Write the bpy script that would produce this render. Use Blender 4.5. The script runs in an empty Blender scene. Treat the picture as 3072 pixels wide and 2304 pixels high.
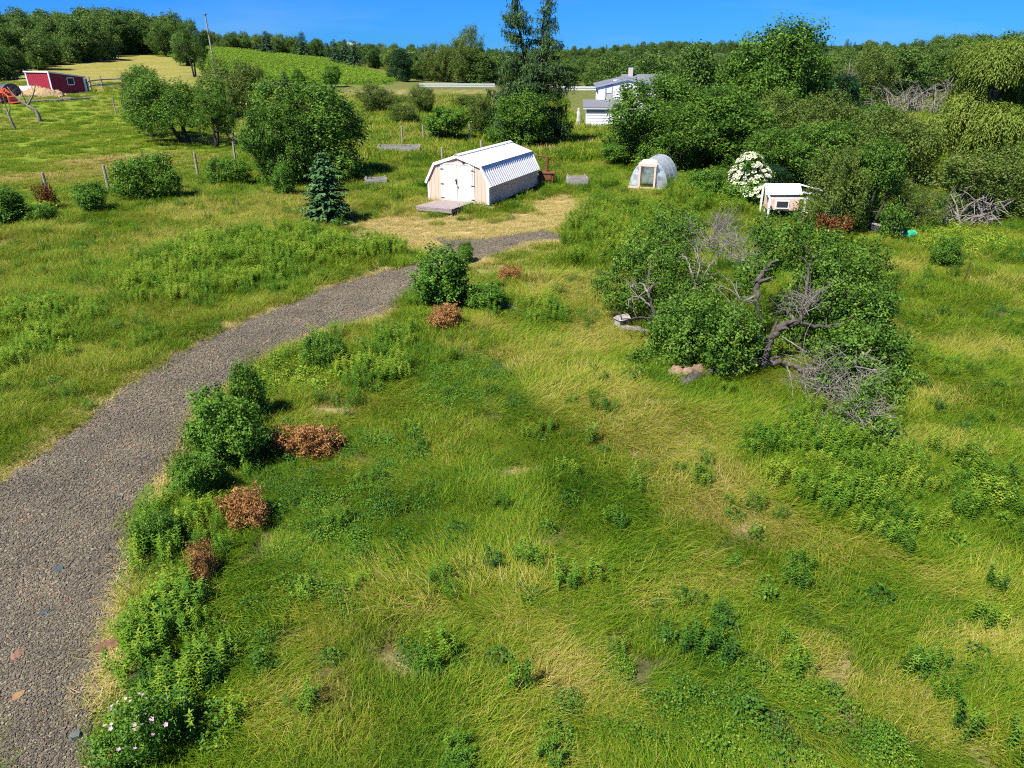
import bpy, math, random
import numpy as np
from mathutils import Vector, Matrix

sc = bpy.context.scene
R = math.radians

# ------------------------------------------------------------------ camera
cam_d = bpy.data.cameras.new("camera"); cam = bpy.data.objects.new("camera", cam_d)
sc.collection.objects.link(cam); sc.camera = cam
cam_d.sensor_width = 36.0; cam_d.lens = 24.95
cam_d.clip_start = 0.1; cam_d.clip_end = 6000
cam.location = (0, 0, 7.0); cam.rotation_euler = (R(65.0), 0, 0)

# ------------------------------------------------------------------ sky and sun
SUN_FROM = Vector((-0.74, -0.67, 0)).normalized()      # horizontal direction towards the sun
SUN_EL = R(55)
w = bpy.data.worlds.new("World"); sc.world = w; w.use_nodes = True
nt = w.node_tree; nt.nodes.clear()
sky = nt.nodes.new("ShaderNodeTexSky"); sky.sky_type = 'NISHITA'; sky.sun_disc = False
sky.sun_elevation = SUN_EL; sky.sun_rotation = math.atan2(SUN_FROM.x, SUN_FROM.y)
sky.altitude = 0; sky.air_density = 1.0; sky.dust_density = 0.0; sky.ozone_density = 1.5
hs = nt.nodes.new("ShaderNodeMix"); hs.data_type = 'RGBA'; hs.blend_type = 'MULTIPLY'; hs.inputs[0].default_value = 1.0
hs.inputs[7].default_value = (0.050, 0.27, 0.84, 1)          # clear deep blue summer sky
bg = nt.nodes.new("ShaderNodeBackground"); bg.inputs['Strength'].default_value = 0.092
wo = nt.nodes.new("ShaderNodeOutputWorld")
nt.links.new(sky.outputs[0], hs.inputs[6]); 
tc = nt.nodes.new("ShaderNodeTexCoord"); mp = nt.nodes.new("ShaderNodeMapping"); mp.inputs['Scale'].default_value = (1.0, 1.0, 7.0)
cn = nt.nodes.new("ShaderNodeTexNoise"); cn.inputs['Scale'].default_value = 2.6; cn.inputs['Detail'].default_value = 6; cn.inputs['Roughness'].default_value = 0.55
cr_ = nt.nodes.new("ShaderNodeMapRange"); cr_.inputs[1].default_value = 0.50; cr_.inputs[2].default_value = 0.85; cr_.inputs[3].default_value = 0.0; cr_.inputs[4].default_value = 0.16
cm_ = nt.nodes.new("ShaderNodeMix"); cm_.data_type = 'RGBA'; cm_.inputs[7].default_value = (4.2, 4.8, 6.0, 1)      # faint high cloud veil
nt.links.new(tc.outputs['Generated'], mp.inputs[0]); nt.links.new(mp.outputs[0], cn.inputs['Vector']); nt.links.new(cn.outputs[0], cr_.inputs[0])
nt.links.new(cr_.outputs[0], cm_.inputs[0]); nt.links.new(hs.outputs[2], cm_.inputs[6]); nt.links.new(cm_.outputs[2], bg.inputs['Color'])
nt.links.new(bg.outputs[0], wo.inputs['Surface'])
sd = bpy.data.lights.new("sun", 'SUN'); sun = bpy.data.objects.new("sun", sd); sc.collection.objects.link(sun)
sd.energy = 5.0; sd.angle = R(0.53); sd.color = (1.0, 0.95, 0.86)
to_sun = Vector((SUN_FROM.x * math.cos(SUN_EL), SUN_FROM.y * math.cos(SUN_EL), math.sin(SUN_EL)))
sun.rotation_euler = to_sun.to_track_quat('Z', 'Y').to_euler()
sc.view_settings.view_transform = 'Standard'; sc.view_settings.look = 'None'
sc.view_settings.exposure = 1.0; sc.view_settings.gamma = 1.0; sc.view_settings.use_curve_mapping = False
sc.cycles.use_denoising = False; sc.cycles.filter_width = 1.1
sc.cycles.max_bounces = 5; sc.cycles.diffuse_bounces = 3; sc.cycles.glossy_bounces = 1; sc.cycles.transmission_bounces = 3; sc.cycles.adaptive_threshold = 0.02
sc.cycles.transparent_max_bounces = 6; sc.cycles.caustics_reflective = False; sc.cycles.caustics_refractive = False

rng = np.random.default_rng(11)
random.seed(5)
C = sc.collection

# ------------------------------------------------------------------ land form
def smooth(t, a, b):
    t = np.clip((t - a) / (b - a), 0.0, 1.0)
    return t * t * (3 - 2 * t)

def terrain(x, y):
    """Height of the land: level round the shed, a grass hill on the left, a wooded rise on the right."""
    x = np.asarray(x, float); y = np.asarray(y, float)
    gy = np.where(y < 265, np.exp(-0.5 * ((y - 265) / 85.0) ** 2), np.exp(-0.5 * ((y - 265) / 160.0) ** 2))
    h = 7.0 * np.exp(-0.5 * ((x + 125) / 52.0) ** 2) * gy
    h = h + 1.5 * smooth(-x, 25, 65) * smooth(y, 55, 110)
    h = h + 4.5 * smooth(x, 70, 135) * smooth(y, 70, 180)
    h = h + 5.0 * smooth(y, 320, 900)
    h = h + 0.35 * smooth(y, 110, 150) * (1 - smooth(y, 175, 230)) * smooth(x, -45, -25)
    w = smooth(y, 40, 90)
    h = h + w * 0.25 * (np.sin(x * 0.09 + 1.3) * np.sin(y * 0.06 + 0.4))
    h = h + 0.06 * np.sin(x * 0.55 + 0.3) * np.sin(y * 0.43 + 1.1) * (1 - w)
    return h


def ground_z(x, y): return float(terrain(x, y))

def waves(x, y, seed, scale, n=9):
    """Smooth wandering field in about -1..1."""
    g = np.random.default_rng(seed); s = 0.0
    for _ in range(n):
        a = g.uniform(0, 2 * np.pi); k = g.uniform(0.5, 1.6) / scale
        s = s + np.sin(2 * np.pi * k * (np.cos(a) * x + np.sin(a) * y) + g.uniform(0, 6.28))
    return s / math.sqrt(n / 2) / 1.6

# ------------------------------------------------------------------ tables: where things stand (metres; camera at the origin, +Y ahead)
DRIVE = [
    (-8.55, 7.2, -3.41, 3.37),
    (-9.33, 9.05, -4.33, 5.18),
    (-9.55, 10.52, -4.83, 6.51),
    (-9.43, 11.55, -5.3, 7.76),
    (-9.16, 12.74, -5.95, 9.49),
    (-9.05, 14.39, -6.35, 11.71),
    (-8.71, 16.51, -6.51, 13.82),
    (-8.09, 18.45, -6.23, 15.61),
    (-7.12, 20.76, -5.62, 17.47),
    (-6.13, 22.66, -4.62, 18.6),
    (-4.93, 23.95, -3.57, 19.64),
    (-3.43, 25.45, -2.91, 21.73),
    (-2.96, 27.49, -1.67, 24.58),
    (-2.65, 29.26, -0.7, 26.17),
]

GRAVEL_SPUR = [
    (-3.32, 29.76, -2.49, 27.37),
    (-1.89, 29.44, -1.29, 25.43),
    (-0.78, 29.55, -0.45, 26.41),
    (0.34, 30.13, 0.58, 27.98),
    (1.5, 30.65, 2.23, 28.75),
]

PATCHES = [
    ('hay', -1.95, 30.43, 3.28, 3.11),
    ('hay', -5.15, 30.7, 2.16, 3.14),
    ('hay', 2.54, 35.4, 1.8, 3.69),
    ('hay', 0.96, 32.07, 1.65, 2.65),
    ('straw', -9.73, 34.46, 2.74, 3.37),
    ('hay', -3.55, 29.27, 1.67, 2.41),
    ('straw', -11.47, 28.98, 4.13, 3.49),
    ('straw', -10.68, 36.19, 4.22, 3.51),
    ('straw', -15.62, 34.34, 2.39, 2.18),
    ('straw', -4.67, 35.11, 1.31, 2.3),
    ('bright', -10.25, 25.54, 3.2, 2.62),
    ('bright', -6.66, 25.94, 1.63, 1.86),
    ('bright', -4.79, 27.47, 1.17, 2.2),
    ('bright', -11.59, 23.01, 1.73, 1.47),
    ('bright', -13.32, 18.84, 1.24, 1.57),
    ('bright', -12.39, 16.45, 1.06, 1.55),
    ('bright', -10.15, 22.75, 1.77, 1.84),
    ('bright', 3.67, 30.7, 1.63, 2.64),
    ('bright', 4.23, 28.41, 2.34, 3.03),
    ('mown', -0.19, 25.05, 2.06, 1.22),
    ('mown', 1.34, 27.12, 1.42, 1.32),
    ('mown', -1.56, 23.66, 1.03, 1.05),
    ('bright', 2.4, 25.79, 0.74, 1.29),
    ('bright', 6.04, 31.01, 1.78, 2.58),
    ('bright', 3.92, 34.47, 1.92, 2.51),
    ('bright', 10.19, 37.74, 2.21, 4.67),
    ('gold', -5.11, 18.34, 0.37, 0.99),
    ('gold', -8.99, 23.94, 1.65, 1.97),
    ('gold', -8.94, 27.82, 2.62, 2.0),
    ('gold', -11.02, 25.95, 1.98, 1.81),
    ('gold', -6.1, 21.19, 0.64, 0.84),
    ('gold', -8.74, 14.06, 0.44, 0.64),
    ('gold', -14.21, 19.36, 0.77, 1.34),
    ('gold', -12.28, 17.1, 0.54, 1.18),
    ('gold', 5.1, 11.84, 0.71, 0.88),
    ('gold', 6.03, 12.23, 0.79, 0.81),
    ('gold', 6.01, 10.66, 0.88, 0.86),
    ('gold', 6.17, 9.65, 0.59, 0.74),
    ('gold', 5.43, 10.25, 0.73, 0.6),
    ('gold', 8.12, 10.74, 0.72, 0.9),
    ('gold', 7.11, 11.09, 0.73, 0.82),
    ('gold', 7.84, 9.52, 0.38, 0.55),
    ('gold', -5.38, 8.95, 0.48, 0.93),
    ('gold', -4.74, 6.83, 0.3, 0.68),
    ('gold', -3.88, 6.3, 0.45, 0.6),
    ('gold', -4.31, 5.83, 0.35, 0.41),
    ('gold', -3.48, 5.48, 0.33, 0.37),
    ('gold', -4.52, 7.41, 0.41, 0.44),
    ('gold', -5.81, 9.66, 0.39, 0.47),
    ('gold', 1.02, 19.68, 0.59, 1.23),
    ('gold', -3.34, 15.54, 0.8, 0.97),
    ('gold', -3.26, 17.66, 0.63, 0.69),
    ('clover', -1.35, 14.72, 0.92, 1.27),
    ('clover', -0.69, 15.62, 0.64, 0.79),
    ('clover', -2.74, 9.25, 0.79, 0.79),
    ('clover', -3.01, 8.43, 0.59, 0.53),
    ('clover', -2.61, 10.2, 0.46, 0.62),
    ('clover', -2.28, 7.54, 0.32, 0.38),
    ('clover', -3.42, 7.1, 0.48, 0.41),
    ('clover', -5.66, 11.58, 0.32, 0.62),
    ('clover', 2.71, 5.64, 1.25, 0.72),
    ('clover', 2.11, 6.36, 0.62, 0.42),
    ('clover', 0.62, 5.63, 0.34, 0.35),
    ('clover', 4.08, 5.42, 0.59, 0.25),
    ('clover', -2.32, 10.86, 0.54, 0.45),
    ('clover', -2.27, 11.7, 0.45, 0.51),
    ('clover', 1.39, 6.52, 0.38, 0.27),
    ('lime', -5.45, 15.66, 0.71, 0.78),
    ('lime', -4.65, 14.76, 0.69, 0.54),
    ('lime', -4.1, 15.73, 0.65, 0.79),
    ('lime', -5.47, 16.91, 0.51, 0.44),
    ('lime', -4.81, 7.88, 0.29, 0.35),
    ('lime', -5.07, 7.24, 0.23, 0.31),
    ('lime', 17.9, 29.22, 2.12, 2.43),
    ('dark', -4.44, 11.32, 0.56, 0.73),
    ('dark', -3.6, 11.96, 0.97, 0.8),
    ('dark', -3.67, 10.3, 0.69, 0.63),
    ('dark', -3.69, 6.65, 0.51, 0.48),
    ('dark', -1.9, 9.27, 0.96, 0.7),
    ('dark', -1.75, 10.22, 0.74, 0.51),
    ('straw', 1.81, 14.23, 1.49, 1.33),
    ('straw', 2.56, 13.3, 1.42, 1.03),
    ('straw', 3.06, 12.22, 1.12, 1.02),
    ('straw', 3.68, 10.82, 0.89, 0.64),
    ('straw', 0.53, 16.35, 1.0, 1.29),
    ('straw', 2.23, 18.23, 1.38, 1.63),
    ('straw', 1.79, 22.42, 1.85, 2.21),
    ('straw', 3.43, 22.39, 1.29, 1.46),
    ('straw', 3.87, 6.46, 0.53, 0.37),
    ('straw', 3.79, 6.67, 0.63, 0.33),
    ('straw', 4.12, 9.72, 0.87, 0.46),
    ('straw', 3.03, 10.32, 0.8, 0.49),
    ('straw', 4.44, 6.09, 0.67, 0.29),
    ('straw', 4.97, 5.63, 0.64, 0.3),
    ('straw', 6.08, 6.84, 0.72, 0.33),
    ('straw', 7.87, 11.96, 0.71, 0.54),
    ('straw', 8.52, 11.96, 0.58, 0.53),
    ('straw', 2.2, 7.85, 0.57, 0.41),
    ('bare', -1.09, 7.57, 0.28, 0.26),
    ('bare', 4.95, 7.87, 0.23, 0.17),
    ('bare', 4.49, 8.02, 0.19, 0.14),
    ('bare', 3.89, 6.4, 0.29, 0.18),
    ('bare', 0.02, 11.13, 0.37, 0.34),
    ('bare', 0.42, 6.29, 0.29, 0.15),
    ('bare', 4.87, 5.37, 0.22, 0.12),
    ('bare', -1.11, 6.52, 0.5, 0.31),
    ('bare', -3.88, 13.74, 0.58, 0.33),
    ('bare', 7.54, 11.83, 0.39, 0.26),
    ('brown', -2.87, 5.92, 0.47, 0.5),
    ('brown', -2.14, 6.11, 0.48, 0.38),
    ('brown', -1.65, 5.61, 0.6, 0.39),
    ('brown', -1.57, 7.75, 0.7, 0.53),
    ('brown', -2.93, 7.6, 0.32, 0.32),
    ('brown', -5.39, 12.64, 0.61, 0.57),
    ('brown', -1.21, 21.16, 0.93, 1.29),
    ('brown', 1.19, 21.32, 1.05, 1.04),
    ('brown', -20.0, 29.96, 1.73, 1.5),
    ('brown', 0.12, 8.16, 0.73, 0.36),
    ('brown', 3.0, 8.2, 0.78, 0.43),
    ('brown', 5.0, 8.91, 0.66, 0.4),
    ('brown', 6.58, 8.09, 0.81, 0.49),
    ('yellow', -10.06, 15.88, 1.23, 1.46),
    ('yellow', -16.62, 24.92, 2.08, 3.16),
    ('yellow', -10.46, 19.37, 1.54, 1.77),
    ('yellow', -8.9, 20.32, 1.31, 1.31),
    ('yellow', -14.33, 26.9, 1.67, 2.17),
    ('yellow', -9.06, 13.3, 0.84, 0.88),
    ('green', 0.85, 8.95, 1.31, 0.74),
    ('green', 1.44, 7.52, 0.92, 0.58),
    ('green', 2.74, 7.21, 0.89, 0.49),
    ('green', 4.42, 8.09, 0.94, 0.35),
    ('green', 10.4, 16.05, 1.56, 1.4),
    ('green', 12.72, 21.33, 1.89, 2.43),
    ('green', 10.7, 14.51, 1.01, 1.02),
    ('green', -0.2, 9.51, 0.82, 0.63),
    ('green', -0.82, 7.15, 0.53, 0.42),
    ('green', 9.33, 13.41, 1.04, 0.62),
    ('straw', 11.78, 17.04, 1.25, 0.9),
    ('straw', 10.24, 18.33, 0.9, 1.0),
    ('straw', 9.28, 14.24, 0.72, 0.68),
    ('straw', 16.38, 23.01, 1.24, 1.08),
    ('straw', 14.09, 25.16, 1.42, 1.03),
]

FALLEN_LIMBS = [
    (0.3, 0.2, [(3.86, 14.79, 0.12), (4.77, 15.35, 0.12), (5.57, 15.65, 0.12), (6.29, 15.9, 0.19)]),
    (0.22, 0.14, [(6.08, 15.75, 0.12), (6.21, 16.0, 0.63), (6.47, 16.1, 1.02), (6.93, 16.2, 1.11)]),
    (0.2, 0.1, [(6.01, 16.16, 0.12), (6.15, 16.6, 0.83), (6.03, 16.8, 1.55), (6.12, 17.0, 2.0), (6.58, 17.3, 2.34)]),
    (0.15, 0.07, [(6.17, 15.8, 0.23), (6.61, 15.5, 0.31), (6.99, 15.2, 0.23), (7.35, 15.0, 0.35), (7.78, 14.9, 0.28)]),
    (0.07, 0.02, [(6.99, 15.2, 0.23), (6.8, 14.26, 0.12), (6.77, 13.29, 0.12), (6.51, 12.02, 0.12)]),
    (0.05, 0.015, [(6.82, 15.2, 0.27), (6.51, 14.09, 0.12), (6.17, 12.99, 0.12), (6.0, 11.89, 0.12)]),
    (0.05, 0.02, [(6.54, 15.5, 0.27), (6.43, 14.79, 0.12), (6.0, 13.45, 0.12)]),
    (0.05, 0.015, [(7.36, 15.0, 0.32), (7.47, 14.26, 0.12), (7.2, 12.99, 0.12), (6.78, 11.77, 0.12)]),
    (0.04, 0.015, [(6.87, 14.26, 0.12), (6.47, 12.56, 0.12), (5.93, 11.4, 0.12)]),
    (0.12, 0.05, [(6.93, 16.2, 1.11), (7.37, 16.6, 1.53), (8.06, 17.2, 1.77), (8.81, 17.8, 1.85)]),
    (0.1, 0.04, [(6.93, 16.2, 1.11), (7.29, 16.9, 1.69), (7.64, 17.8, 2.11), (8.44, 19.0, 2.25)]),
    (0.1, 0.04, [(6.93, 16.2, 1.11), (7.64, 16.2, 0.98), (8.43, 16.4, 1.08), (9.01, 16.3, 0.86)]),
    (0.09, 0.03, [(7.35, 15.0, 0.35), (8.05, 15.2, 0.36), (8.77, 15.4, 0.36)]),
    (0.05, 0.015, [(5.63, 15.9, 0.84), (5.43, 16.4, 1.25), (5.62, 17.0, 1.48)]),
    (0.04, 0.015, [(6.51, 16.0, 0.8), (6.96, 15.7, 0.57), (7.13, 15.5, 0.49)]),
    (0.05, 0.02, [(6.03, 16.8, 1.55), (5.62, 16.6, 1.53), (5.43, 16.6, 1.7)]),
]

FALLEN_LOBES = [
    (4.37, 16.0, 0.8, 0.62),
    (5.07, 15.6, 0.79, 0.62),
    (3.9, 16.2, 0.28, 0.5),
    (4.94, 17.0, 0.86, 0.65),
    (5.37, 16.2, 0.98, 0.55),
    (4.19, 17.0, 0.77, 0.55),
    (5.48, 15.4, 0.78, 0.4),
    (4.77, 15.3, 0.65, 0.4),
    (6.17, 17.6, 2.08, 0.4),
    (5.97, 17.4, 1.62, 0.3),
    (7.11, 18.6, 2.35, 0.6),
    (7.03, 19.5, 2.49, 0.4),
    (8.23, 18.0, 1.7, 0.75),
    (8.98, 18.0, 1.43, 0.7),
    (9.64, 19.0, 1.69, 0.6),
    (8.25, 17.0, 1.22, 0.75),
    (8.75, 16.5, 0.96, 0.7),
    (7.85, 15.4, 0.61, 0.6),
    (7.92, 15.0, 0.19, 0.55),
    (8.75, 15.5, 0.31, 0.6),
    (8.93, 14.97, 0.12, 0.45),
    (7.61, 13.76, 0.12, 0.5),
    (9.12, 16.4, 0.56, 0.55),
    (8.71, 20.0, 1.9, 0.55),
    (7.28, 12.56, 0.12, 0.4),
    (8.28, 14.09, 0.12, 0.45),
    (9.18, 17.4, 1.26, 0.5),
    (7.81, 17.2, 1.33, 0.4),
    (8.3, 15.9, 0.67, 0.6),
    (6.97, 11.77, 0.12, 0.3),
    (7.8, 17.4, 0.35, 0.55),
    (7.5, 17.8, 0.95, 0.45),
    (7.79, 16.59, 0.12, 0.5),
    (6.78, 16.59, 0.12, 0.35),
    (7.17, 14.26, 0.12, 0.42),
    (6.99, 12.99, 0.12, 0.38),
    (7.75, 18.0, 1.43, 0.4),
]

LEANING_LIMBS = [
    (0.12, 0.07, [(4.02, 17.6, 0.18), (3.79, 17.8, 0.67), (3.6, 18.0, 1.25)]),
    (0.08, 0.03, [(3.81, 17.6, 0.46), (3.41, 17.4, 0.77), (2.81, 17.2, 0.81)]),
    (0.06, 0.02, [(3.7, 17.9, 0.91), (3.36, 18.1, 1.12), (3.08, 18.2, 1.0)]),
    (0.06, 0.02, [(3.6, 18.0, 1.25), (3.48, 18.4, 1.4), (3.21, 18.6, 1.25)]),
    (0.12, 0.08, [(5.14, 18.6, 0.48), (5.11, 18.9, 1.06), (5.0, 19.2, 1.44)]),
    (0.06, 0.02, [(5.0, 19.2, 1.44), (4.91, 19.8, 1.76), (4.74, 20.0, 1.51)]),
    (0.06, 0.02, [(5.11, 18.9, 1.06), (5.37, 19.2, 1.44), (5.81, 19.8, 1.76)]),
    (0.06, 0.02, [(5.07, 19.0, 1.22), (5.25, 19.4, 1.67), (5.22, 20.2, 1.95)]),
    (0.06, 0.02, [(5.13, 18.6, 0.58), (5.58, 18.9, 0.96), (6.14, 19.4, 1.29)]),
    (0.05, 0.02, [(5.81, 19.8, 1.76), (6.26, 20.5, 1.97), (6.63, 21.2, 2.2)]),
    (0.05, 0.02, [(5.81, 19.8, 1.76), (5.83, 20.4, 2.09), (6.15, 21.4, 2.46)]),
    (0.08, 0.03, [(3.6, 18.0, 1.25), (3.86, 19.4, 1.58), (4.42, 20.5, 1.87), (5.11, 21.6, 2.21)]),
    (0.04, 0.015, [(4.22, 17.6, 0.83), (4.58, 17.8, 1.13), (4.77, 17.9, 1.19)]),
]

LEANING_LOBES = [
    (3.36, 19.5, 1.07, 0.75),
    (2.94, 19.2, 1.06, 0.45),
    (4.09, 20.0, 1.31, 0.8),
    (4.85, 20.5, 1.47, 0.5),
    (4.79, 21.3, 1.77, 0.65),
    (5.43, 22.0, 2.02, 0.5),
    (4.01, 21.5, 1.83, 0.45),
    (4.55, 22.0, 2.02, 0.4),
    (4.57, 18.0, 0.79, 0.7),
    (4.14, 18.6, 0.96, 0.5),
    (5.16, 18.3, 0.97, 0.5),
    (4.03, 17.3, 0.39, 0.5),
    (3.21, 15.95, 0.12, 0.3),
    (4.77, 22.5, 2.33, 0.35),
    (2.85, 15.16, 0.12, 0.25),
]

TWIG_SPOTS = [
    (5.65, 20.0, 2.0, 0.8),
    (6.21, 19.6, 1.91, 0.7),
    (6.17, 21.0, 2.25, 0.6),
    (6.29, 18.6, 1.89, 0.5),
]

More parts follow.
